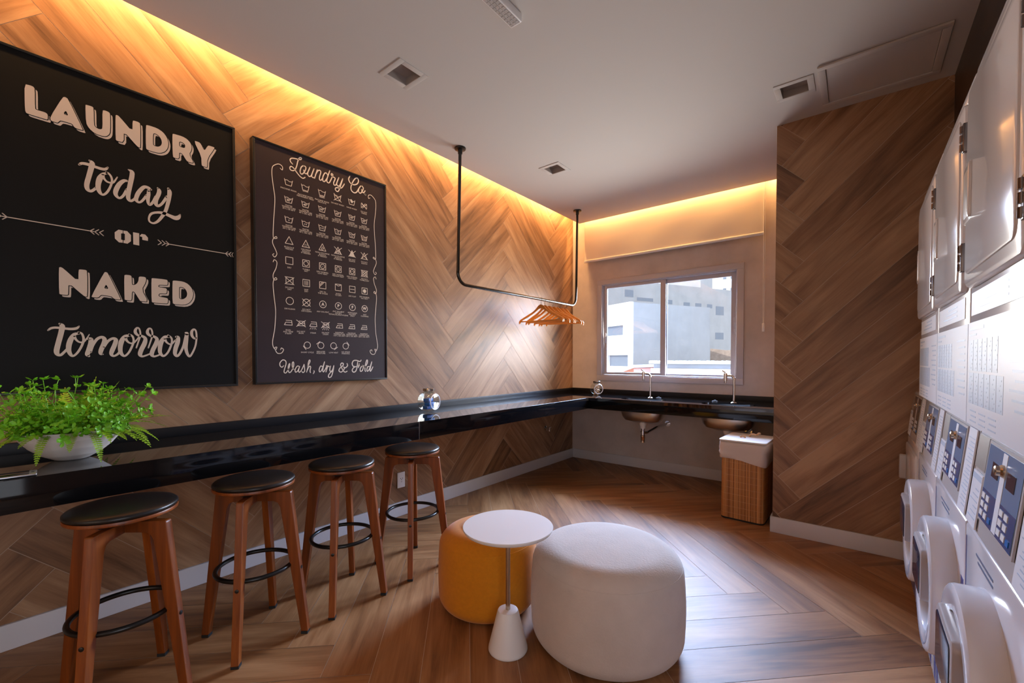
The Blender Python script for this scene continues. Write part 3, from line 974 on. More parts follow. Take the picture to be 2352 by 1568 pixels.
# ================================================================ STOOLS
def stool(loc, label):
    t = thing('bar_stool', label, 'stool', loc, group='bar stools under the worktop')
    MB().lathe([(.0001, .657), (.150, .657), (.156, .660), (.157, .665), (.155, .671), (.0001, .672)], n=56).build('seat_board', M['stool'], t)
    MB().lathe([(.152, .671), (.157, .677), (.1565, .684), (.150, .690), (.128, .6955), (.105, .6985), (.06, .704), (.03, .7055), (.0001, .706)], n=56).build('cushion', M['leather'], t, smooth=60)
    MB().box((-.075, -.075, .638), (.075, .075, .6575), bev=.002).build('swivel_plate', M['black'], t)
    zt = .634
    for ix, (fx, fy) in enumerate(((-.162, -.142), (.162, -.142), (.162, .142), (-.162, .142))):
        L_ = math.hypot(fx, fy); az = math.atan2(fy, fx)
        foot = L_; top = .150
        # outline in (radius, z): bent arm towards the hub and a slanted tapering leg
        pol = [(.012, zt - .042), (.012, zt - .003), (top - .03, zt), (top + .004, zt), (top + .008, zt - .006), (foot + .010, .012), (foot - .020, .012), (top - .038, zt - .070), (top - .048, zt - .050), (top - .064, zt - .043)]
        b = MB().prism(pol, -.014, .014, 'xz')
        ca, sa = math.cos(az), math.sin(az)
        bm = bmesh.new()
        me = bpy.data.meshes.new('tmp'); me.from_pydata(b.v, [], b.f); bm.from_mesh(me); bpy.data.meshes.remove(me)
        bmesh.ops.recalc_face_normals(bm, faces=bm.faces)
        bmesh.ops.bevel(bm, geom=[e for e in bm.edges if e.calc_face_angle(0) > R(25)], offset=.0028, segments=2, profile=.5, affect='EDGES')
        for v in bm.verts: v.co = Vector((v.co.x * ca - v.co.y * sa, v.co.x * sa + v.co.y * ca, v.co.z))
        lg = MB().bm(bm).build('leg', M['stool'], t, smooth=22)
        rr = foot - .005
        MB().box((rr - .017, -.015, 0.0005), (rr + .016, .015, .014), bev=.002)
        f = MB().box((rr - .015, -.0145, 0.0005), (rr + .013, .0145, .013))
        f.v = [(x * ca - y * sa, x * sa + y * ca, z) for x, y, z in f.v]
        f.build('foot_pad', M['rubber'], lg)
        zs = .293; rs = top + .008 + (foot + .012 - top - .008) * (zt - zs) / zt
        s_ = MB().lathe([(.0075, 0), (.0075, .002), (.004, .0035)], (0, 0, 0), 14, axis='x')
        s_.v = [((x + rs - .001) * ca - y * sa, (x + rs - .001) * sa + y * ca, z + zs) for x, y, z in s_.v]
        s_.build('bolt', M['black'], lg)
    MB().tube([(.148 * math.cos(R(a)), .148 * math.sin(R(a)), .309) for a in range(0, 360, 6)], .0092, 12, closed=True).build('foot_ring', M['black'], t)
    return t


SN = ['walnut bar stool with black round seat nearest the potted fern', 'second walnut bar stool from the potted fern, black round seat', 'third walnut bar stool from the potted fern, black round seat', 'walnut bar stool with black round seat nearest the mustard pouf']
s0 = stool((-2.046, .316, 0), SN[0])
for y, lab, rz in ((.748, SN[1], 1.5), (1.157, SN[2], -1.5), (1.603, SN[3], -1)):
    o = copy_tree(s0); o.location = (-2.048, y, 0); o.rotation_euler.z = R(rz); o['label'] = lab

# ================================================================ POUFS AND SIDE TABLE
def pouf(name, label, loc, Rr, H, m, seed, seam):
    t = thing(name, label, 'pouf', loc)
    prof = [(.0001, .002), (Rr - .10, .002)]
    r1 = Rr * .985
    for a in range(-80, 1, 8): prof.append((r1 - .075 + .075 * math.cos(R(a)), .077 + .075 * math.sin(R(a))))
    rt = .10; r2 = Rr * .975; zt = H - .008 - rt * .85
    for f in (.2, .4, .6, .8, 1): prof.append((r1 + (r2 - r1) * f + .016 * Rr * math.sin(math.pi * f), .077 + (zt - .077) * f))
    for a in range(9, 91, 9): prof.append((r2 - rt * 1.1 + rt * 1.1 * math.cos(R(a)), zt + rt * .85 * math.sin(R(a))))
    prof += [(Rr * .5, H - .004), (Rr * .25, H - .001), (.0001, H)]
    b = MB().lathe(prof, n=96)
    rr = random.Random(seed)
    b.v = [(x * (1 + .006 * math.sin(3 * math.atan2(y, x) + seed)), y * (1 + .006 * math.cos(2 * math.atan2(y, x) + seed)), z) for x, y, z in b.v]
    b.build('body', m, t, smooth=80)
    zs = zt + rt * .85 * math.sin(R(20)); rs = r2 - rt * 1.1 + rt * 1.1 * math.cos(R(20)) - .0008
    p = []
    for q in range(120):
        a = 2 * math.pi * q / 120
        x, y = rs * math.cos(a), rs * math.sin(a)
        p.append((x * (1 + .006 * math.sin(3 * a + seed)), y * (1 + .006 * math.cos(2 * a + seed)), zs))
    MB().tube(p, .0016, 6, closed=True).build('seam', seam, t)
    return t


pouf('pouf', 'large beige velvet pouf beside the small white table', (-.845, 1.703, 0), .328, .419, M['pouf_beige'], 2, M['pouf_beige'])
pouf('pouf', 'mustard yellow wool pouf partly hidden behind the small white table', (-1.424, 1.575, 0), .244, .395, M['pouf_mustard'], 5, M['pouf_mustard'])
t = thing('side_table', 'small round white side table on a cone base', 'table', (-1.124, 1.369, 0))
MB().lathe([(.0001, .001), (.080, .001), (.082, .005), (.0815, .012), (.044, .160), (.041, .166), (.036, .168), (.0001, .168)], n=56).build('base', M['white'], t)
MB().cyl((0, 0, .165), .0098, .336, 20).build('pole', M['brass'], t)
MB().lathe([(.0001, .499), (.03, .497), (.150, .498), (.170, .500), (.182, .506), (.187, .514), (.1875, .518), (.186, .520), (.0001, .520)], n=72).build('table_top', M['white'], t)

# ================================================================ HAMPER
t = thing('laundry_hamper', 'bamboo laundry hamper with white cotton liner and lid', 'laundry hamper', (-.655, 3.735, 0), R(-2))


def rr_ring(hx, hy, r, z, seg=6, wob=0, ph=0):
    pts = []
    for cx, cy, a0 in ((hx - r, hy - r, 0), (-hx + r, hy - r, 90), (-hx + r, -hy + r, 180), (hx - r, -hy + r, 270)):
        for q in range(seg + 1):
            a = R(a0 + 90 * q / seg)
            pts.append((cx + r * math.cos(a), cy + r * math.sin(a), z))
    return pts


def densify(p, n=5):
    o = []
    for i in range(len(p)):
        a, c = p[i], p[(i + 1) % len(p)]
        m_ = n if math.dist(a, c) > .03 else 1
        for q in range(m_): o.append(tuple(a[j] + (c[j] - a[j]) * q / m_ for j in range(3)))
    return o


def shell(b, rings, cap0=True, cap1=True):
    n = len(rings[0]); vs = sum(rings, []); fs = []
    for j in range(len(rings) - 1):
        for i in range(n): fs.append((j * n + i, j * n + (i + 1) % n, (j + 1) * n + (i + 1) % n, (j + 1) * n + i))
    if cap0: fs.append(tuple(range(n - 1, -1, -1)))
    if cap1: fs.append(tuple((len(rings) - 1) * n + i for i in range(n)))
    return b.add(vs, fs)


hx, hy = .146, .185
shell(MB(), [rr_ring(hx, hy, .035, .001), rr_ring(hx, hy, .035, .014)]).build('plinth', M['rubber'], t)
# slatted wall: many narrow upright strips round the outline
ring = densify(rr_ring(hx, hy, .035, 0), 10)
o_ = []
per = [0]
for i in range(len(ring)): per.append(per[-1] + math.dist(ring[i], ring[(i + 1) % len(ring)]))
ns = 104


def at(s_):
    for i in range(len(ring)):
        if per[i] <= s_ <= per[i + 1]:
            f = (s_ - per[i]) / max(per[i + 1] - per[i], 1e-9); a, c = ring[i], ring[(i + 1) % len(ring)]
            return Vector((a[0] + (c[0] - a[0]) * f, a[1] + (c[1] - a[1]) * f, 0))
    return Vector(ring[0])


b = MB()
for i in range(ns):
    s0_, s1_ = per[-1] * i / ns, per[-1] * (i + .93) / ns
    p, q = at(s0_), at(s1_)
    mid = (p + q) / 2; nrm = Vector((q.y - p.y, p.x - q.x, 0)).normalized()
    e = nrm * .0012
    b.add([(*p.xy, .012), (*(mid + e).xy, .012), (*q.xy, .012), (*p.xy, .475), (*(mid + e).xy, .475), (*q.xy, .475)], [(0, 1, 4, 3), (1, 2, 5, 4)])
shell(b, [rr_ring(hx - .003, hy - .003, .033, .012), rr_ring(hx - .003, hy - .003, .033, .56)])
b.build('bamboo_wall', M['bamboo'], t, smooth=0)
b = MB()
for i in range(9):
    z = .05 + i * .048
    b.tube(densify(rr_ring(hx + .0008, hy + .0008, .035, z), 2), .0007, 4, closed=True)
b.build('binding_threads', M['peg'], t)
rings = []
for j, (z, o) in enumerate(((.452, .006), (.456, .012), (.475, .013), (.50, .018), (.515, .013), (.54, .016), (.565, .015), (.585, .012), (.588, .004))):
    rg = densify(rr_ring(hx + o, hy + o, .04, z), 8)
    n = len(rg)
    rings.append([(x * (1 + .012 * math.sin(i * .9 + j * 1.7)), y * (1 + .016 * math.sin(i * .7 - j)), zz + (.010 * math.sin(i * .23 + j * .6) if j < 7 else 0) - (.022 * max(0, x / hx) if j < 4 else 0)) for i, (x, y, zz) in enumerate(rg)])
shell(MB(), rings, False, True).build('cotton_liner', M['cloth'], t, smooth=80)
lid = shell(MB(), [rr_ring(hx + .012, hy + .012, .03, .591), rr_ring(hx + .014, hy + .014, .03, .594), rr_ring(hx + .014, hy + .014, .03, .601), rr_ring(hx + .012, hy + .012, .03, .603)]).build('lid', M['white'], t)
MB().tube(spline([(-.045, -.03, .604), (-.038, -.03, .613), (-.02, -.026, .613), (-.012, -.028, .605)], 4), .006, 8).build('rope_knot', M['peg'], lid)
MB().tube(spline([(.0, .045, .606), (.02, .05, .625), (.05, .05, .622), (.062, .06, .634), (.075, .065, .632)], 4), .007, 8).build('rope_loop', M['peg'], lid)

# lettering outlines (Y, Z) in metres on the sign faces; stroke lists also carry a width
BLOCK=[[[(0.1357,2.3519),(0.1516,2.3545),(0.1599,2.3533),(0.1643,2.3466),(0.1633,2.2649),(0.1669,2.2603),(0.1912,2.2613),(0.1985,2.2574),(0.2002,2.251),(0.1994,2.2344),(0.1969,2.2325),(0.1438,2.2333),(0.1363,2.237),(0.135,2.2696)]],[[(0.2452,2.3493),(0.253,2.3544),(0.262,2.3498),(0.3067,2.2346),(0.304,2.2322),(0.2852,2.2323),(0.2786,2.2361),(0.2735,2.246),(0.2657,2.2473),(0.2385,2.2467),(0.234,2.2421),(0.2294,2.2337),(0.2256,2.2321),(0.208,2.2328),(0.207,2.2485)],[(0.2541,2.2975),(0.2622,2.2762),(0.246,2.2784)]],[[(0.3158,2.3486),(0.3192,2.3506),(0.3371,2.3517),(0.3426,2.3475),(0.3422,2.2731),(0.3469,2.2636),(0.3567,2.2591),(0.3652,2.2607),(0.371,2.2679),(0.3714,2.349),(0.3793,2.3529),(0.3936,2.3512),(0.3979,2.3433),(0.3968,2.2649),(0.3922,2.2475),(0.3819,2.2356),(0.369,2.2324),(0.3451,2.2342),(0.326,2.2492),(0.3167,2.2699)]],[[(0.4157,2.3459),(0.4201,2.3504),(0.4289,2.3474),(0.4751,2.2945),(0.4767,2.3475),(0.4818,2.3501),(0.4987,2.3503),(0.5051,2.3442),(0.5036,2.2321),(0.4988,2.2292),(0.4895,2.2345),(0.444,2.285),(0.4433,2.2318),(0.4193,2.2299),(0.4148,2.2357)]],[[(0.5253,2.3461),(0.5315,2.3505),(0.5687,2.3508),(0.5921,2.34),(0.6066,2.3207),(0.6127,2.2956),(0.6096,2.2691),(0.5982,2.2465),(0.578,2.2321),(0.5581,2.2293),(0.5299,2.2299),(0.5239,2.2365)],[(0.5522,2.317),(0.5594,2.3221),(0.5737,2.3177),(0.5843,2.3027),(0.5868,2.2855),(0.5821,2.27),(0.5711,2.2601),(0.5568,2.2592),(0.5511,2.2649)]],[[(0.6292,2.3459),(0.633,2.3497),(0.6712,2.3512),(0.6906,2.3448),(0.7042,2.3312),(0.7096,2.3142),(0.7077,2.2945),(0.6976,2.2717),(0.714,2.2396),(0.7139,2.2312),(0.6911,2.2303),(0.6834,2.2382),(0.6701,2.2616),(0.6605,2.265),(0.6556,2.2621),(0.6553,2.2316),(0.6334,2.2306),(0.6297,2.2351),(0.6285,2.2878)],[(0.6564,2.3172),(0.6612,2.3214),(0.6728,2.3201),(0.6814,2.3129),(0.6812,2.2998),(0.6763,2.2944),(0.6609,2.2944),(0.6561,2.2996)]],[[(0.7184,2.3486),(0.7406,2.3501),(0.7497,2.344),(0.7647,2.3122),(0.7796,2.3446),(0.7859,2.349),(0.807,2.349),(0.8123,2.3461),(0.7777,2.2769),(0.7766,2.2326),(0.772,2.2298),(0.7554,2.2302),(0.7514,2.236),(0.7509,2.2793)]],[[(0.2228,1.608),(0.2279,1.6122),(0.2364,1.6076),(0.2823,1.5551),(0.2836,1.6084),(0.2881,1.6113),(0.3061,1.612),(0.3111,1.6072),(0.3099,1.494),(0.3044,1.4914),(0.2964,1.4967),(0.2514,1.5467),(0.2501,1.4969),(0.2472,1.4924),(0.2262,1.4927),(0.2221,1.4963)]],[[(0.3671,1.6103),(0.3724,1.6132),(0.3798,1.6094),(0.4229,1.4936),(0.4184,1.4908),(0.4008,1.4918),(0.3944,1.4978),(0.3902,1.5032),(0.3582,1.5062),(0.3529,1.5033),(0.3454,1.4915),(0.3268,1.4917),(0.3227,1.4955)],[(0.3727,1.5577),(0.3814,1.5356),(0.365,1.5364)]],[[(0.4362,1.6064),(0.4412,1.611),(0.4581,1.6112),(0.4631,1.606),(0.4632,1.567),(0.4712,1.5657),(0.4817,1.5741),(0.4877,1.5885),(0.4891,1.6068),(0.4938,1.6106),(0.5127,1.6109),(0.5166,1.6048),(0.5152,1.5863),(0.4988,1.5475),(0.523,1.4923),(0.4934,1.4916),(0.49,1.4979),(0.4731,1.5322),(0.4674,1.5352),(0.4628,1.5325),(0.4616,1.4949),(0.4576,1.4908),(0.4384,1.4918),(0.4358,1.495)]],[[(0.5365,1.6062),(0.5414,1.61),(0.5944,1.6105),(0.6007,1.6061),(0.6004,1.5862),(0.5966,1.5825),(0.5666,1.581),(0.5629,1.5743),(0.564,1.5682),(0.5914,1.5671),(0.5968,1.563),(0.5961,1.544),(0.5922,1.5392),(0.5673,1.5381),(0.5635,1.5308),(0.5646,1.5216),(0.5945,1.5187),(0.6008,1.5146),(0.6,1.494),(0.5941,1.4896),(0.541,1.4895),(0.5357,1.4936)]],[[(0.6198,1.6056),(0.6249,1.6102),(0.6641,1.6103),(0.6852,1.6003),(0.7012,1.5796),(0.7071,1.5541),(0.7032,1.5275),(0.6894,1.5031),(0.6678,1.4906),(0.626,1.4903),(0.6183,1.4959)],[(0.6466,1.5774),(0.6505,1.5811),(0.6637,1.5806),(0.6755,1.5698),(0.6811,1.551),(0.6777,1.5328),(0.6656,1.5201),(0.6523,1.518),(0.6459,1.5244)]]]
ORS=[[(0.4056,1.8026),(0.4193,1.8184),(0.4344,1.8178),(0.4331,1.8034),(0.428,1.8027),(0.4277,1.774),(0.4334,1.7725),(0.433,1.7601),(0.4199,1.7592),(0.4059,1.7743)],[(0.4361,1.8178),(0.4499,1.8183),(0.4633,1.8025),(0.4629,1.7734),(0.4502,1.7592),(0.4356,1.7598),(0.4357,1.7721),(0.441,1.7732),(0.4414,1.803),(0.4359,1.805)],[(0.471,1.818),(0.4934,1.8181),(0.493,1.7592),(0.4712,1.7603)],[(0.5028,1.8174),(0.5159,1.8171),(0.5263,1.8039),(0.5261,1.7887),(0.506,1.7891),(0.5046,1.7916),(0.5048,1.8029),(0.4961,1.8042),(0.4962,1.8084)]]
SCRIPT=[[(0.2928,2.0761,0.0084),(0.3005,2.0841,0.0109),(0.3143,2.0868,0.0128),(0.3298,2.0858,0.0129),(0.3455,2.0837,0.0122),(0.363,2.0821,0.0123),(0.3775,2.0849,0.0115),(0.3858,2.0955,0.0071)],[(0.3254,2.1058,0.0068),(0.3339,2.097,0.0181),(0.3304,2.072,0.018),(0.3229,2.0351,0.0171),(0.3154,1.9962,0.017),(0.3174,1.9754,0.0154),(0.3266,1.9696,0.012),(0.3361,1.9768,0.0104),(0.3458,1.9906,0.0096)],[(0.3822,2.0678,0.008),(0.3691,2.0591,0.0124),(0.3592,2.0383,0.0193),(0.3532,2.0125,0.0183),(0.3529,1.9884,0.0166),(0.359,1.9707,0.0132),(0.3694,1.9661,0.0088),(0.3826,1.9821,0.0089),(0.3945,2.0123,0.0081),(0.3998,2.0383,0.0081),(0.3968,2.0572,0.0081),(0.3887,2.0689,0.008),(0.3806,2.0706,0.0089)],[(0.3691,2.0591,0.0106),(0.3721,2.0426,0.0088),(0.3816,2.0303,0.008),(0.3964,2.0284,0.0081),(0.4064,2.036,0.0072),(0.4184,2.0621,0.0046)],[(0.4574,2.0546,0.0075),(0.442,2.053,0.013),(0.4247,2.0306,0.0165),(0.4125,1.9978,0.0173),(0.4122,1.9777,0.0145),(0.4238,1.9666,0.0101),(0.4376,1.9807,0.0102),(0.4517,2.0143,0.0112)],[(0.4582,2.1103,0.0047),(0.4702,2.1042,0.016),(0.4709,2.0862,0.0179),(0.4642,2.0454,0.0178),(0.4566,1.9977,0.0168),(0.4563,1.9726,0.015),(0.4649,1.9649,0.0113),(0.4772,1.9764,0.0095),(0.4845,1.9922,0.0086)],[(0.541,2.0416,0.0079),(0.5301,2.0476,0.0127),(0.5137,2.0448,0.0145),(0.4954,2.0162,0.0163),(0.4862,1.9905,0.0162),(0.4851,1.9741,0.0143),(0.4948,1.9665,0.0096),(0.5074,1.9782,0.0097),(0.5241,2.0085,0.0107)],[(0.5317,2.0341,0.0118),(0.5315,2.0177,0.0147),(0.5284,1.9935,0.0147),(0.53,1.973,0.0118),(0.5363,1.9666,0.0108),(0.5476,1.9826,0.0109),(0.5591,2.0118,0.012)],[(0.5671,2.0567,0.008),(0.5726,2.0465,0.0161),(0.5705,2.0293,0.0171),(0.5608,2.0005,0.017),(0.5586,1.9787,0.016),(0.5669,1.9692,0.012),(0.5832,1.9856,0.0111),(0.6028,2.0246,0.0123)],[(0.6091,2.0672,0.0103),(0.6138,2.0542,0.0175),(0.6126,2.0323,0.0175),(0.6073,1.9971,0.0154),(0.5961,1.9509,0.0143),(0.5823,1.9211,0.0132),(0.565,1.893,0.011),(0.548,1.8798,0.0089),(0.5334,1.8851,0.0079),(0.5318,1.9034,0.0079),(0.5412,1.9246,0.0099),(0.5637,1.9364,0.011),(0.5883,1.9393,0.0142),(0.6113,1.9334,0.0155),(0.6347,1.9273,0.0199),(0.6486,1.9345,0.0179),(0.6558,1.9498,0.0064)],[(0.187,1.3346,0.0056),(0.1961,1.3439,0.009),(0.2104,1.3477,0.0095),(0.2309,1.3459,0.0097),(0.256,1.3443,0.0106),(0.2732,1.3483,0.0107),(0.2815,1.3579,0.0053)],[(0.2219,1.3647,0.008),(0.2294,1.3548,0.0173),(0.2254,1.3247,0.0172),(0.2165,1.2797,0.0171),(0.2109,1.2469,0.0171),(0.2138,1.2321,0.0137),(0.223,1.2292,0.0103),(0.2335,1.2413,0.0093),(0.2442,1.2565,0.0093)],[(0.2814,1.3259,0.0084),(0.2663,1.3206,0.013),(0.2554,1.299,0.0176),(0.2486,1.2716,0.0175),(0.2483,1.2475,0.0152),(0.2544,1.2294,0.0117),(0.2628,1.2259,0.0083),(0.2759,1.2418,0.0083),(0.2894,1.2726,0.0084),(0.2952,1.3004,0.0084),(0.2901,1.3247,0.0077),(0.2794,1.3303,0.0083)],[(0.2662,1.3145,0.0095),(0.2703,1.2995,0.0083),(0.2809,1.2877,0.0072),(0.2939,1.2881,0.0072),(0.3052,1.3039,0.0053),(0.3138,1.3228,0.0034)],[(0.3095,1.3025,0.0085),(0.3184,1.3013,0.0159),(0.3181,1.2827,0.0171),(0.311,1.2515,0.0171),(0.3063,1.2329,0.0158),(0.3107,1.2252,0.0098)],[(0.3176,1.2424,0.0073),(0.3247,1.2735,0.0098),(0.3386,1.302,0.0112),(0.3547,1.312,0.0125),(0.3638,1.3029,0.0151),(0.3613,1.2839,0.0164),(0.3516,1.2522,0.0163),(0.3502,1.2365,0.0125),(0.3571,1.2334,0.0063)],[(0.361,1.265,0.0088),(0.3753,1.2938,0.0102),(0.3919,1.3072,0.0116),(0.4025,1.3011,0.0155),(0.3986,1.2786,0.0168),(0.3888,1.2497,0.0167),(0.3862,1.2337,0.0128),(0.3943,1.2258,0.009),(0.4075,1.2339,0.0091),(0.4161,1.2469,0.0092)],[(0.4526,1.3241,0.0094),(0.4353,1.3185,0.0146),(0.4228,1.2954,0.0184),(0.4176,1.2662,0.017),(0.4197,1.2404,0.0144),(0.4316,1.226,0.0092),(0.4465,1.2408,0.0085),(0.4593,1.2704,0.0086),(0.4659,1.2968,0.0081),(0.4625,1.3197,0.0081),(0.4502,1.3289,0.0085)],[(0.4365,1.3153,0.0106),(0.4412,1.2993,0.0093),(0.4521,1.2882,0.0075),(0.4645,1.2886,0.0076),(0.4773,1.3038,0.006),(0.4864,1.3206,0.0049)],[(0.4755,1.2658,0.006),(0.4822,1.2908,0.006),(0.4902,1.3208,0.006),(0.491,1.3407,0.0069),(0.4869,1.3587,0.0068),(0.4793,1.3616,0.0082),(0.4729,1.3497,0.0108),(0.474,1.3366,0.0122),(0.4839,1.3255,0.0096),(0.4979,1.3228,0.011),(0.5093,1.3116,0.0139),(0.5064,1.2882,0.018),(0.4944,1.2579,0.0179),(0.489,1.2346,0.0164),(0.4966,1.2247,0.0096),(0.5121,1.2298,0.0078),(0.5278,1.2384,0.007)],[(0.5204,1.2668,0.0061),(0.5286,1.2955,0.0062),(0.5355,1.3227,0.0062),(0.5366,1.3429,0.0071),(0.5321,1.3595,0.007),(0.5242,1.3608,0.0084),(0.5183,1.3487,0.0112),(0.52,1.3354,0.0126),(0.5303,1.3252,0.0098),(0.5421,1.323,0.0113),(0.5539,1.3116,0.0137),(0.551,1.2895,0.0177),(0.5386,1.2587,0.0175),(0.533,1.235,0.0163),(0.5408,1.225,0.0099),(0.5542,1.2284,0.008),(0.5691,1.2371,0.0072)],[(0.6016,1.3237,0.0103),(0.5851,1.3213,0.0145),(0.5712,1.2969,0.0187),(0.5654,1.266,0.0172),(0.5664,1.2422,0.0144),(0.5784,1.2269,0.0101),(0.595,1.2425,0.0088),(0.6079,1.2738,0.0089),(0.6138,1.2999,0.0083),(0.6113,1.3189,0.0083),(0.5989,1.3305,0.0088)],[(0.585,1.3145,0.0111),(0.5903,1.2992,0.0093),(0.6011,1.2882,0.0076),(0.6123,1.2885,0.0077),(0.6293,1.3092,0.0072)],[(0.6309,1.3249,0.009),(0.6394,1.3218,0.015),(0.6377,1.299,0.0186),(0.6288,1.2673,0.0185),(0.6256,1.2394,0.0155),(0.6339,1.2272,0.0114),(0.6455,1.2396,0.0106),(0.6602,1.275,0.0107),(0.6709,1.3177,0.0138),(0.677,1.3427,0.0154),(0.6713,1.3478,0.0077)],[(0.6762,1.3427,0.0169),(0.6737,1.3072,0.0169),(0.6717,1.2682,0.0153),(0.6772,1.2399,0.0129),(0.6873,1.2258,0.0099),(0.7008,1.2473,0.0087),(0.7132,1.2834,0.0082),(0.7182,1.3267,0.0082),(0.7156,1.3589,0.0082),(0.7068,1.3674,0.0088),(0.6977,1.3544,0.0125),(0.6989,1.333,0.0125),(0.7092,1.3191,0.0088),(0.7167,1.323,0.0063)]]
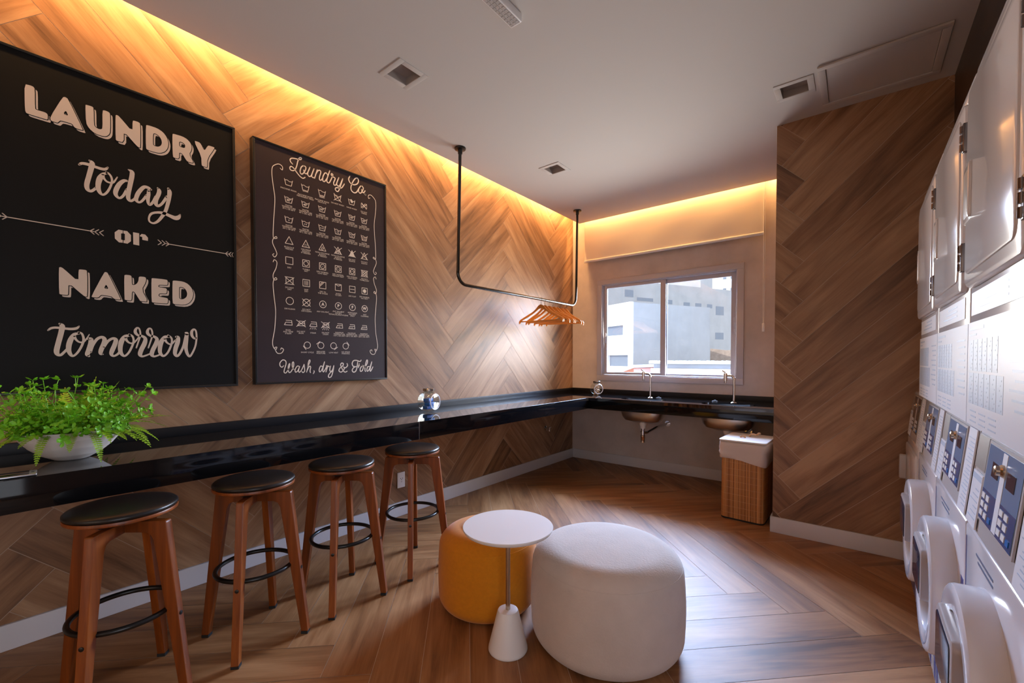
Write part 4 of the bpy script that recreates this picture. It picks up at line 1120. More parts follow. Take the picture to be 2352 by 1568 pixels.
SCRIPT_B=[[(1.2209,2.4047,0.0062),(1.2099,2.4143,0.0062),(1.2068,2.4265,0.0062),(1.2168,2.438,0.0062),(1.239,2.4438,0.0063),(1.2592,2.4454,0.0064),(1.2729,2.4514,0.0064),(1.2752,2.4603,0.0064),(1.2673,2.4608,0.0064),(1.2581,2.4484,0.0064),(1.2523,2.4293,0.0063),(1.2453,2.3997,0.0063),(1.2361,2.3762,0.0063),(1.2227,2.3649,0.0062),(1.2073,2.3664,0.0062),(1.2052,2.3791,0.0062),(1.2141,2.3877,0.0062),(1.2295,2.3807,0.0063),(1.2449,2.3634,0.0063),(1.265,2.3452,0.0064),(1.2832,2.3386,0.0064),(1.2971,2.3489,0.0065)],[(1.2894,2.391,0.0065),(1.2928,2.3772,0.0065),(1.3054,2.3735,0.0065),(1.3161,2.3897,0.0065),(1.3281,2.4215,0.0066)],[(1.2897,2.4197,0.0065),(1.2747,2.4054,0.0064),(1.2665,2.3775,0.0064),(1.272,2.3623,0.0064),(1.2835,2.3673,0.0064),(1.2975,2.3903,0.0065),(1.3023,2.4126,0.0065),(1.2897,2.4197,0.0065)],[(1.3281,2.4215,0.0066),(1.3136,2.3797,0.0065),(1.3205,2.3635,0.0066),(1.3323,2.3673,0.0066),(1.3395,2.3813,0.0066),(1.3541,2.4212,0.0067)],[(1.3541,2.4212,0.0067),(1.3395,2.3767,0.0066),(1.3441,2.3643,0.0066),(1.3584,2.3666,0.0067)],[(1.3572,2.3627,0.0067),(1.3758,2.4228,0.0067)],[(1.3634,2.387,0.0067),(1.3781,2.4153,0.0067),(1.3903,2.4242,0.0068),(1.3988,2.4153,0.0068),(1.3899,2.3816,0.0068),(1.3898,2.3651,0.0068),(1.3995,2.3647,0.0068),(1.412,2.3818,0.0069)],[(1.4446,2.4092,0.007),(1.4372,2.421,0.0069),(1.4247,2.4168,0.0069),(1.4121,2.3889,0.0069),(1.4118,2.3651,0.0069),(1.4242,2.3643,0.0069),(1.4394,2.3883,0.007)],[(1.4588,2.4439,0.007),(1.4393,2.3835,0.007),(1.4417,2.3651,0.007),(1.4543,2.3655,0.007),(1.4646,2.3845,0.007),(1.4763,2.4124,0.0071)],[(1.4763,2.4124,0.0071),(1.4802,2.4258,0.0071),(1.4726,2.4305,0.0071),(1.4687,2.422,0.0071),(1.4776,2.4128,0.0071),(1.4955,2.4066,0.0071),(1.4849,2.3741,0.0071),(1.4899,2.3611,0.0071),(1.5016,2.3672,0.0072),(1.5083,2.3864,0.0072)],[(1.5216,2.42,0.0072),(1.5069,2.3786,0.0072),(1.5133,2.3636,0.0072),(1.5264,2.3677,0.0073),(1.5345,2.3849,0.0073),(1.5494,2.4217,0.0073)],[(1.5494,2.4217,0.0073),(1.5317,2.3644,0.0073),(1.5182,2.3309,0.0072),(1.5052,2.3257,0.0072),(1.4962,2.3363,0.0072),(1.5028,2.3481,0.0072),(1.5211,2.3525,0.0072),(1.5422,2.3603,0.0073),(1.5611,2.3909,0.0074)],[(1.6022,2.4563,0.0075),(1.5925,2.4332,0.0075),(1.6046,2.4121,0.0075),(1.6294,2.4074,0.0076),(1.6547,2.4204,0.0077),(1.6661,2.4418,0.0077),(1.6606,2.4604,0.0077),(1.6437,2.4549,0.0077),(1.624,2.4258,0.0076),(1.6099,2.3887,0.0075),(1.6125,2.3645,0.0076),(1.6317,2.3539,0.0076),(1.6514,2.3636,0.0077),(1.6671,2.3913,0.0078)],[(1.6887,2.4209,0.0078),(1.6714,2.3977,0.0078),(1.667,2.3734,0.0078),(1.6797,2.3645,0.0078),(1.6941,2.3817,0.0078),(1.703,2.4074,0.0079),(1.6887,2.4209,0.0078)],[(1.6899,2.3932,0.0078),(1.6941,2.3791,0.0078),(1.7056,2.3761,0.0079),(1.7174,2.3925,0.0079)],[(1.7166,2.3668,0.013),(1.7189,2.3659,0.013)],[(1.156,1.1718,0.0055),(1.146,1.1629,0.0055),(1.1351,1.172,0.0054),(1.1353,1.1899,0.0054),(1.1514,1.2066,0.0055),(1.1675,1.2001,0.0055),(1.1698,1.182,0.0055),(1.1607,1.151,0.0055),(1.1581,1.133,0.0055),(1.168,1.1276,0.0055),(1.1807,1.1455,0.0056),(1.191,1.1714,0.0056),(1.1911,1.1844,0.0056),(1.1847,1.174,0.0056),(1.1819,1.1481,0.0056),(1.1881,1.1297,0.0056),(1.2008,1.1373,0.0056),(1.2139,1.1658,0.0057),(1.2154,1.1895,0.0057),(1.2103,1.1934,0.0057),(1.2063,1.179,0.0057),(1.2087,1.1581,0.0057),(1.2163,1.1487,0.0057)],[(1.2501,1.1654,0.0058),(1.2371,1.1682,0.0057),(1.224,1.1473,0.0057),(1.2264,1.1314,0.0057),(1.2394,1.1391,0.0058),(1.2514,1.1654,0.0058)],[(1.2514,1.1654,0.0058),(1.2447,1.1416,0.0058),(1.2498,1.1296,0.0058),(1.263,1.1439,0.0058),(1.2793,1.1784,0.0059)],[(1.2793,1.1784,0.0059),(1.2817,1.1516,0.0059),(1.2815,1.1355,0.0059),(1.2721,1.1277,0.0058),(1.2656,1.1332,0.0058)],[(1.2949,1.1299,0.0059),(1.306,1.17,0.0059),(1.3171,1.1969,0.006),(1.3145,1.2064,0.006),(1.3076,1.1943,0.0059),(1.3019,1.162,0.0059)],[(1.2963,1.1352,0.0059),(1.3114,1.1646,0.006),(1.3209,1.1617,0.006),(1.3166,1.1375,0.006),(1.3192,1.1266,0.006)],[(1.3412,1.137,0.0061),(1.3439,1.1315,0.0061),(1.3377,1.1193,0.006)],[(1.3975,1.1635,0.0062),(1.3862,1.1664,0.0062),(1.3761,1.1445,0.0062),(1.3802,1.1293,0.0062),(1.3945,1.1441,0.0062),(1.4121,1.1938,0.0063)],[(1.4121,1.1938,0.0063),(1.4002,1.144,0.0062),(1.4043,1.1287,0.0062),(1.4145,1.141,0.0063),(1.4262,1.1631,0.0063)],[(1.4248,1.1687,0.0063),(1.432,1.1644,0.0063),(1.4216,1.1283,0.0063)],[(1.4246,1.1464,0.0063),(1.4364,1.1657,0.0063),(1.4436,1.1615,0.0064)],[(1.4525,1.1656,0.0064),(1.4478,1.1404,0.0064),(1.4551,1.129,0.0064),(1.467,1.1428,0.0064),(1.4761,1.1681,0.0065)],[(1.4761,1.1681,0.0065),(1.4699,1.1315,0.0064),(1.4577,1.098,0.0064),(1.443,1.0914,0.0064),(1.4373,1.1014,0.0063),(1.4491,1.1207,0.0064),(1.4699,1.1343,0.0064)],[(1.5704,1.1293,0.0068),(1.5547,1.1239,0.0067),(1.5394,1.1386,0.0067),(1.5244,1.1704,0.0066),(1.5306,1.1847,0.0066),(1.5429,1.1817,0.0067),(1.5397,1.1674,0.0067),(1.5181,1.1505,0.0066),(1.5119,1.1334,0.0066),(1.527,1.1245,0.0066),(1.5456,1.1385,0.0067),(1.5519,1.1557,0.0067)],[(1.5442,1.1587,0.0067),(1.5581,1.1527,0.0067),(1.5738,1.167,0.0068),(1.5708,1.1815,0.0068)],[(1.6772,1.2045,0.0071),(1.6672,1.1956,0.0071),(1.6411,1.2031,0.007),(1.6185,1.2002,0.0069),(1.6087,1.1812,0.0069),(1.615,1.1636,0.0069),(1.6246,1.162,0.0069)],[(1.6508,1.1927,0.007),(1.644,1.1514,0.007),(1.634,1.1279,0.007),(1.6179,1.1224,0.0069),(1.6084,1.1343,0.0069),(1.6181,1.1518,0.0069),(1.6375,1.1603,0.007),(1.6637,1.1659,0.0071)],[(1.6622,1.1793,0.0071),(1.6554,1.1527,0.007)],[(1.6835,1.1657,0.0071),(1.6701,1.145,0.0071),(1.6716,1.1271,0.0071),(1.6866,1.1328,0.0071),(1.6934,1.1566,0.0072),(1.6835,1.1672,0.0071),(1.7002,1.1625,0.0072)],[(1.7034,1.1505,0.0072),(1.7239,1.1803,0.0073),(1.7275,1.2015,0.0073),(1.7207,1.203,0.0072),(1.7103,1.1714,0.0072),(1.7067,1.1354,0.0072),(1.7116,1.1248,0.0072)],[(1.7408,1.159,0.0073),(1.7271,1.1561,0.0073),(1.7218,1.1321,0.0073),(1.7303,1.1274,0.0073),(1.7441,1.1468,0.0073),(1.7616,1.1922,0.0074)],[(1.7616,1.1922,0.0074),(1.7475,1.1376,0.0073),(1.7525,1.1269,0.0074),(1.77,1.1556,0.0074)]]
FLOUR=[[(1.1483,2.3541,0.0043),(1.1602,2.3482,0.0044),(1.1604,2.3681,0.0044),(1.1414,2.3763,0.0043),(1.1177,2.3631,0.0043),(1.1036,2.3436,0.0042),(1.1008,2.3036,0.0042),(1.1071,2.2422,0.0043),(1.1157,2.1714,0.0043),(1.1126,2.0969,0.0043),(1.1071,2.0219,0.0043),(1.104,1.9475,0.0043),(1.1085,1.9289,0.0043),(1.1249,1.9325,0.0043),(1.1203,1.9413,0.0043),(1.1037,1.9229,0.0043),(1.1012,1.8979,0.0043),(1.1171,1.8618,0.0043),(1.1239,1.8384,0.0043),(1.112,1.8189,0.0043),(1.1004,1.829,0.0043),(1.1075,1.8377,0.0043)],[(1.1023,1.7885,0.0043),(1.1095,1.8021,0.0043),(1.1234,1.7898,0.0043),(1.1183,1.7543,0.0043),(1.1015,1.7121,0.0043),(1.1059,1.6832,0.0043),(1.1223,1.6881,0.0043),(1.1154,1.697,0.0043),(1.1035,1.678,0.0043),(1.1008,1.6431,0.0043),(1.107,1.5699,0.0043),(1.1133,1.4963,0.0043),(1.1075,1.3968,0.0043),(1.095,1.322,0.0043),(1.097,1.2874,0.0043),(1.1108,1.2679,0.0043),(1.1181,1.2829,0.0043),(1.1062,1.2777,0.0043),(1.1201,1.2481,0.0043),(1.1439,1.2484,0.0044),(1.1562,1.2687,0.0044),(1.1442,1.2785,0.0044),(1.1393,1.2684,0.0044)]]

# ================================================================ SIGNS
SX = -2.7075                            # printed face of both signs


def chaikin(p, it=1):
    for _ in range(it):
        o = []
        for i in range(len(p)):
            a, c = p[i], p[(i + 1) % len(p)]
            k = .22
            o.append((a[0] + (c[0] - a[0]) * k, a[1] + (c[1] - a[1]) * k)); o.append((a[0] + (c[0] - a[0]) * (1 - k), a[1] + (c[1] - a[1]) * (1 - k)))
        p = o
    return p


def area2(p): return sum(p[i - 1][0] * p[i][1] - p[i][0] * p[i - 1][1] for i in range(len(p)))


def grow(p, d):
    if area2(p) < 0: d = -d
    o = []
    for i in range(len(p)):
        a, c, e = p[i - 1], p[i], p[(i + 1) % len(p)]
        n1 = Vector((c[1] - a[1], a[0] - c[0])); n2 = Vector((e[1] - c[1], c[0] - e[0]))
        if n1.length < 1e-7 or n2.length < 1e-7: o.append(c); continue
        n = (n1.normalized() + n2.normalized())
        if n.length < 1e-3: o.append(c); continue
        n.normalize(); k = min(1 / max(n.dot(n1.normalized()), .5), 1.6)
        o.append((c[0] + n.x * d * k, c[1] + n.y * d * k))
    return o


def fill(b, loops, x, mi=0):
    """fill 2-D loops (Y,Z) at depth x"""
    cu = bpy.data.curves.new('tmp', 'CURVE'); cu.dimensions = '2D'; cu.fill_mode = 'BOTH'
    for lp in loops:
        s = cu.splines.new('POLY'); s.points.add(len(lp) - 1); s.use_cyclic_u = True
        for i, p in enumerate(lp): s.points[i].co = (p[0], p[1], 0, 1)
    take(b, cu, lambda v: (x, v.x, v.y), mi)


def take(b, cu, f, mi=0):
    o = bpy.data.objects.new('tmp', cu); COL.objects.link(o)
    dg = bpy.context.evaluated_depsgraph_get()
    me = bpy.data.meshes.new_from_object(o.evaluated_get(dg))
    b.add([f(v.co) for v in me.vertices], [tuple(p.vertices) for p in me.polygons], mi)
    bpy.data.objects.remove(o); bpy.data.meshes.remove(me); bpy.data.curves.remove(cu)


def text(b, s, y, z, size, x, align='CENTER', mi=0, bold=0.0):
    cu = bpy.data.curves.new('tmp', 'FONT'); cu.body = s; cu.size = size; cu.align_x = align; cu.align_y = 'CENTER'
    cu.space_line = 0.85; cu.resolution_u = 2; cu.offset = bold
    take(b, cu, lambda v: (x, y + v.x, z + v.y), mi)


NSTR = [0]


def stroke(b, pts, x, w=None, smooth=8, mi=0, closed=False):
    NSTR[0] = (NSTR[0] + 1) % 24; x = x + NSTR[0] * .00003
    P = [tuple(p) if len(p) == 3 else (p[0], p[1], w) for p in pts]
    if closed: P = P + [P[0]]
    if smooth: P = spline(P, smooth)
    Q = [P[0]]
    for p in P[1:]:
        if math.dist(p[:2], Q[-1][:2]) > 2e-4: Q.append(p)
    P = Q
    if len(P) < 2: return
    vs = []; fs = []
    for i in range(len(P)):
        a = P[max(i - 1, 0)]; c = P[min(i + 1, len(P) - 1)]
        if closed and i in (0, len(P) - 1): a, c = P[-2], P[1]
        t = Vector((c[0] - a[0], c[1] - a[1]))
        if t.length < 1e-9: t = Vector((1, 0))
        t.normalize(); n = Vector((-t.y, t.x)); h = P[i][2] / 2
        if not closed and not smooth and 0 < i < len(P) - 1:
            d1 = Vector((P[i][0] - a[0], P[i][1] - a[1])).normalized()
            h = h / max(abs(n.dot(Vector((-d1.y, d1.x)))), .6)
        vs += [(x, P[i][0] + n.x * h, P[i][1] + n.y * h), (x, P[i][0] - n.x * h, P[i][1] - n.y * h)]
    for i in range(len(P) - 1): fs.append((2 * i, 2 * i + 1, 2 * i + 3, 2 * i + 2))
    b.add(vs, fs, mi)
    if not closed:
        for p in (P[0], P[-1]):
            b.add([(x, p[0] + p[2] / 2 * math.cos(2 * math.pi * q / 10), p[1] + p[2] / 2 * math.sin(2 * math.pi * q / 10)) for q in range(10)], [tuple(range(10))], mi)


def poly_line(b, pts, x, w, mi=0, closed=False):
    n = len(pts)
    for i in range(n if closed else n - 1):
        stroke(b, [pts[i], pts[(i + 1) % n]], x, w, 0, mi)


def sign(name, label, y0, y1, z0, z1, canvas):
    t = thing(name, label, 'wall sign', (XL, (y0 + y1) / 2, (z0 + z1) / 2))
    cy, cz = t.location[1], t.location[2]
    hy_, hz_ = (y1 - y0) / 2, (z1 - z0) / 2
    e = .011
    b = MB()
    for a0, a1, c0, c1 in ((-hy_, hy_, hz_ - e, hz_), (-hy_, hy_, -hz_, -hz_ + e), (-hy_, -hy_ + e, -hz_ + e, hz_ - e), (hy_ - e, hy_, -hz_ + e, hz_ - e)):
        b.box((.0008, a0, c0), (.0465, a1, c1), bev=.0012)
    b.build('frame', M['frame'], t)
    MB().box((.001, -hy_ + e, -hz_ + e), (SX - XL - .0004, hy_ - e, hz_ - e)).build('canvas', canvas, t, smooth=0)
    return t


def place(b, name, mats, t):
    b.v = [(v[0] - t.location[0], v[1] - t.location[1], v[2] - t.location[2]) for v in b.v]
    return b.build(name, mats, t, smooth=0, fix=False)


big = sign('framed_sign', 'large black framed sign reading LAUNDRY today or NAKED tomorrow', .026, .909, 1.062, 2.492, M['canvas_a'])
DY, DZ = .0085, -.0095
for word in (BLOCK[:7], BLOCK[7:]):
    b = MB()
    for i, lp in enumerate(word):
        L = [chaikin(p) for p in lp]
        fill(b, [[(y + DY, z + DZ) for y, z in p] for p in L], SX + i * .00001, 0)
    for i, lp in enumerate(word):
        L = [chaikin(p) for p in lp]
        fill(b, [grow(L[0], .0030)] + [grow(h, -.0030) for h in L[1:]], SX + .0003, 1)
        fill(b, L, SX + .0006, 0)
    place(b, 'block_lettering', (M['print'], M['canvas_a']), big)
for word in (SCRIPT[:11], SCRIPT[11:]):   # today, tomorrow
    b = MB()
    for s_ in word: stroke(b, s_, SX)
    place(b, 'script_lettering', M['print'], big)
b = MB()
for lp in ORS: fill(b, [lp], SX)
place(b, 'stencil_lettering', M['print'], big)
zA = 1.790
for y0, y1, fl in ((.048, .335, 0), (.597, .878, 1)):
    b = MB(); stroke(b, [(y0, zA), (y1, zA)], SX, .0036, 0)
    for q in range(3):
        d = .0155
        if fl == 0:
            yy = y1 - .012 + q * d; y2 = y0 + .020 - q * d
            for s2 in (-1, 1):
                stroke(b, [(yy, zA), (yy + .013, zA + s2 * .012)], SX, .0034, 0)
                stroke(b, [(y2 + .012, zA), (y2, zA + s2 * .012)], SX, .0034, 0)
        else:
            yy = y0 + .012 - q * d; y2 = y1 - .022 + q * d
            for s2 in (-1, 1):
                stroke(b, [(yy, zA), (yy - .013, zA + s2 * .012)], SX, .0034, 0)
                if y2 < .89: stroke(b, [(y2, zA), (min(y2 + .012, .893), zA + s2 * .012)], SX, .0034, 0)
    place(b, 'printed_arrow', M['print'], big)

sm = sign('framed_sign', 'smaller dark plum framed sign of laundry care symbols beside the large black sign', .998, 1.889, 1.064, 2.487, M['canvas_b'])
b = MB()
for s_ in SCRIPT_B: stroke(b, s_, SX)
YC = 1.452
for s_ in FLOUR:
    stroke(b, s_, SX); stroke(b, [(2 * YC - p[0], p[1], p[2]) for p in s_], SX)
LW = .0036
XI = SX


def tub(y, z, lines=0):
    w, h = .024, .017
    poly_line(b, [(y - w, z + h), (y - w * .68, z - h), (y + w * .68, z - h), (y + w, z + h)], XI, LW)
    stroke(b, [(y - w * .86, z + h * .62), (y - w * .3, z + h * .8), (y + w * .2, z + h * .45), (y + w * .86, z + h * .62)], XI, LW * .9)
    for q in range(lines): stroke(b, [(y - w * .68, z - h - .006 * (q + 1)), (y + w * .68, z - h - .006 * (q + 1))], XI, LW * .8, 0)


def cross(y, z, w=.026, h=.022):
    stroke(b, [(y - w, z + h), (y + w, z - h)], XI, LW, 0); stroke(b, [(y - w, z - h), (y + w, z + h)], XI, LW, 0)


def dots(y, z, n, d=.0055):
    rows = {1: [1], 2: [2], 3: [3], 4: [2, 2], 5: [3, 2], 6: [3, 3]}[n]
    for r_, c_ in enumerate(rows):
        for q in range(c_):
            yy = y + (q - (c_ - 1) / 2) * .0105; zz = z - (r_ - (len(rows) - 1) / 2) * .0105
            b.add([(XI, yy + d / 2 * math.cos(R(36 * k)), zz + d / 2 * math.sin(R(36 * k))) for k in range(10)], [tuple(range(10))])


def tri(y, z): poly_line(b, [(y - .023, z - .020), (y, z + .024), (y + .023, z - .020)], XI, LW, closed=True)


def sq(y, z, h=.021): poly_line(b, [(y - h, z - h), (y - h, z + h), (y + h, z + h), (y + h, z - h)], XI, LW, closed=True)


def circ(y, z, r): stroke(b, [(y + r * math.cos(R(a)), z + r * math.sin(R(a))) for a in range(0, 360, 15)], XI, LW, 2, closed=True)


def iron(y, z):
    poly_line(b, [(y - .022, z - .014), (y + .024, z - .014), (y + .021, z + .014), (y - .012, z + .014)], XI, LW)
    poly_line(b, [(y - .022, z - .014), (y - .014, z + .002), (y + .022, z + .002)], XI, LW)


def cap(y, z, s): text(b, s, y, z, .0125, XI)


CI = [1.196, 1.298, 1.405, 1.512, 1.614, 1.708]
z = 2.284
for i in range(6):
    y = CI[i]
    if i < 5: tub(y, z, i if i in (1, 2) else 0)
cross(CI[3], z)
fill(b, [[(CI[4] - .012, z + .014), (CI[4] - .002, z + .02), (CI[4] + .012, z + .006), (CI[4] + .004, z - .006), (CI[4] - .006, z - .002)]], XI)
y = CI[5]
stroke(b, [(y - .022, z + .014), (y - .022, z - .014), (y, z + .002), (y + .022, z - .014), (y + .022, z + .014), (y, z - .002), (y - .022, z + .014)], XI, LW, 0)
for d in (-.006, .004): stroke(b, [(y - .016 + d, z - .018), (y + .016 + d, z + .018)], XI, LW, 0)
stroke(b, [(y - .018, z + .018), (y + .018, z - .018)], XI, LW, 0)
for y, s_ in zip(CI, ('MACHINE WASH', 'MACHINE WASH\nPERMANENT PRESS', 'MACHINE WASH\nDELICATE', 'DO NOT WASH', 'HAND WASH', 'DO NOT\nWRING')):
    cap(y, z - .042 - .006 * s_.count('\n') - (.008 if 'PERM' in s_ or 'DELI' in s_ else 0), s_)
TT = ['30', '40', '50', '60', '70', '95']; FF = ['80', '105', '120', '140', '160', '200']
for r_, z in ((0, 2.180), (1, 2.060)):
    for i, y in enumerate(CI):
        tub(y, z)
        if r_ == 0: text(b, TT[i] + '°', y, z - .003, .019, XI, bold=.0005)
        else: dots(y, z - .003, i + 1, .0065)
        cap(y, z - .047, 'WATER\nTEMPERATURE\n%s°C OR %s°F' % (TT[i], FF[i]))
z = 1.934
for i, y in enumerate(CI):
    if i == 4: fill(b, [[(y - .024, z - .021), (y, z + .025), (y + .024, z - .021)]], XI)
    else: tri(y, z)
    if i == 1: text(b, 'Cl', y, z - .008, .02, XI)
    if i in (2, 3):
        for d in (-.004, .006): stroke(b, [(y + d - .006, z - .019), (y + d + .004, z + .004)], XI, LW, 0)
    if i in (3, 4, 5): cross(y, z, .026, .022)
    cap(y, z - .047, ('BLEACH IF\nNEEDED', 'CHLORINE\nBLEACH\nIF NEEDED', 'NON-CHLORINE\nBLEACH\nIF NEEDED', 'NON-CHLORINE\nBLEACH\nIF NEEDED', 'DO NOT\nBLEACH', 'DO NOT\nBLEACH')[i])
z = 1.812
for i, y in enumerate(CI):
    sq(y, z)
    if i > 0: circ(y, z, .014)
    if i in (2, 3, 4): dots(y, z, i - 1, .005)
    if i == 5: cross(y, z)
    cap(y, z - .043, ('DRY', 'TUMBLE\nDRY', 'DRY NORMAL\nLOW HEAT', 'DRY NORMAL\nMEDIUM HEAT', 'DRY NORMAL\nHIGH HEAT', 'DO NOT\nTUMBLE DRY')[i])
z = 1.690
for i, y in enumerate(CI):
    sq(y, z)
    if i == 0: cross(y, z, .027, .022)
    if i == 1:
        for d in (-.009, 0, .009): stroke(b, [(y + d, z - .013), (y + d, z + .013)], XI, LW, 0)
    if i == 2:
        stroke(b, [(y - .019, z + .002), (y - .002, z + .019)], XI, LW, 0); stroke(b, [(y - .019, z - .008), (y + .008, z + .019)], XI, LW, 0)
    if i == 3: stroke(b, [(y - .02, z + .02), (y, z + .010), (y + .02, z + .02)], XI, LW)
    if i == 4: stroke(b, [(y - .014, z), (y + .014, z)], XI, LW, 0)
    if i == 5: b.add([(XI, y + .013 * math.cos(R(15 * k)), z + .013 * math.sin(R(15 * k))) for k in range(24)], [tuple(range(24))])
    cap(y, z - .048, ('DO NOT\nDRY', 'DRIP\nDRY', 'DRY IN\nTHE SHADE', 'HANG\nTO DRY', 'DRY FLAT', 'DRY NORMAL\nNO HEAT')[i])
z = 1.567
for i, y in enumerate(CI):
    circ(y, z, .022)
    if i == 1: cross(y, z, .025, .021)
    if i > 1: text(b, 'APFW'[i - 2], y, z, .027, XI, bold=.001)
    cap(y, z - .049, ('DRYCLEAN', 'DO NOT\nDRYCLEAN', 'ANY SOLVENT', 'ANY SOLVENT\nEXCEPT\nTETRACHLORETHYLENE', 'PETROLEUM\nSOLVENT\nONLY', 'WET\nCLEANING')[i])
z = 1.434
for i, y in enumerate((1.185, 1.263, 1.339, 1.421, 1.517, 1.607, 1.701)):
    iron(y, z)
    if i in (1, 3): cross(y, z, .028, .020)
    if i in (2, 3):
        for d in (-.012, -.004, .004, .012): stroke(b, [(y + d, z - .020), (y + d * 1.7, z - .033)], XI, LW * .7, 0)
    if i > 3: dots(y, z - .007, i - 3, .005)
    cap(y, z - .056, ('IRON\nANY TEMP\nSTEAM', 'DO NOT\nIRON', 'STEAM', 'DO NOT\nSTEAM', 'MAXIMUM\nTEMPERATURE\n110°C OR 230°F', 'MAXIMUM\nTEMPERATURE\n150°C OR 300°F', 'MAXIMUM\nTEMPERATURE\n200°C OR 390°F')[i])
z = 1.300
for i, (y, a) in enumerate(zip((1.301, 1.389, 1.475, 1.562), (225, 135, 315, 45))):
    circ(y, z, .020)
    c, s2 = math.cos(R(a)), math.sin(R(a))
    stroke(b, [(y + .026 * c - .014 * s2, z + .026 * s2 + .014 * c), (y + .022 * c + .014 * s2, z + .022 * s2 - .014 * c)], XI, LW, 0)
    cap(y, z - .046, ('SHORT CYCLE', 'REDUCED\nMOISTURE', 'LOW HEAT', 'NO STEAM\nFINISHING')[i])
place(b, 'printed_symbols', M['print_b'], sm)

# ================================================================ WASHERS AND DRYERS
MX = 0.237; PITCH = .575; HW = .2845


def slope_box(b, y0, y1, t0, t1, h, mi=0):
    """raised plate on the leaning control fascia; t runs from its foot to its top, h is the height off the fascia"""
    n = Vector((-.245, 0, .025)).normalized()
    def P(y, t, o): return Vector((.025 * t, y, .775 + .245 * t)) + n * o
    vs = [P(y0, t0, .0002), P(y1, t0, .0002), P(y1, t1, .0002), P(y0, t1, .0002), P(y0, t0, h), P(y1, t0, h), P(y1, t1, h), P(y0, t1, h)]
    b.add(vs, [(0, 1, 2, 3), (7, 6, 5, 4), (0, 4, 5, 1), (1, 5, 6, 2), (2, 6, 7, 3), (3, 7, 4, 0)], mi)
    return b


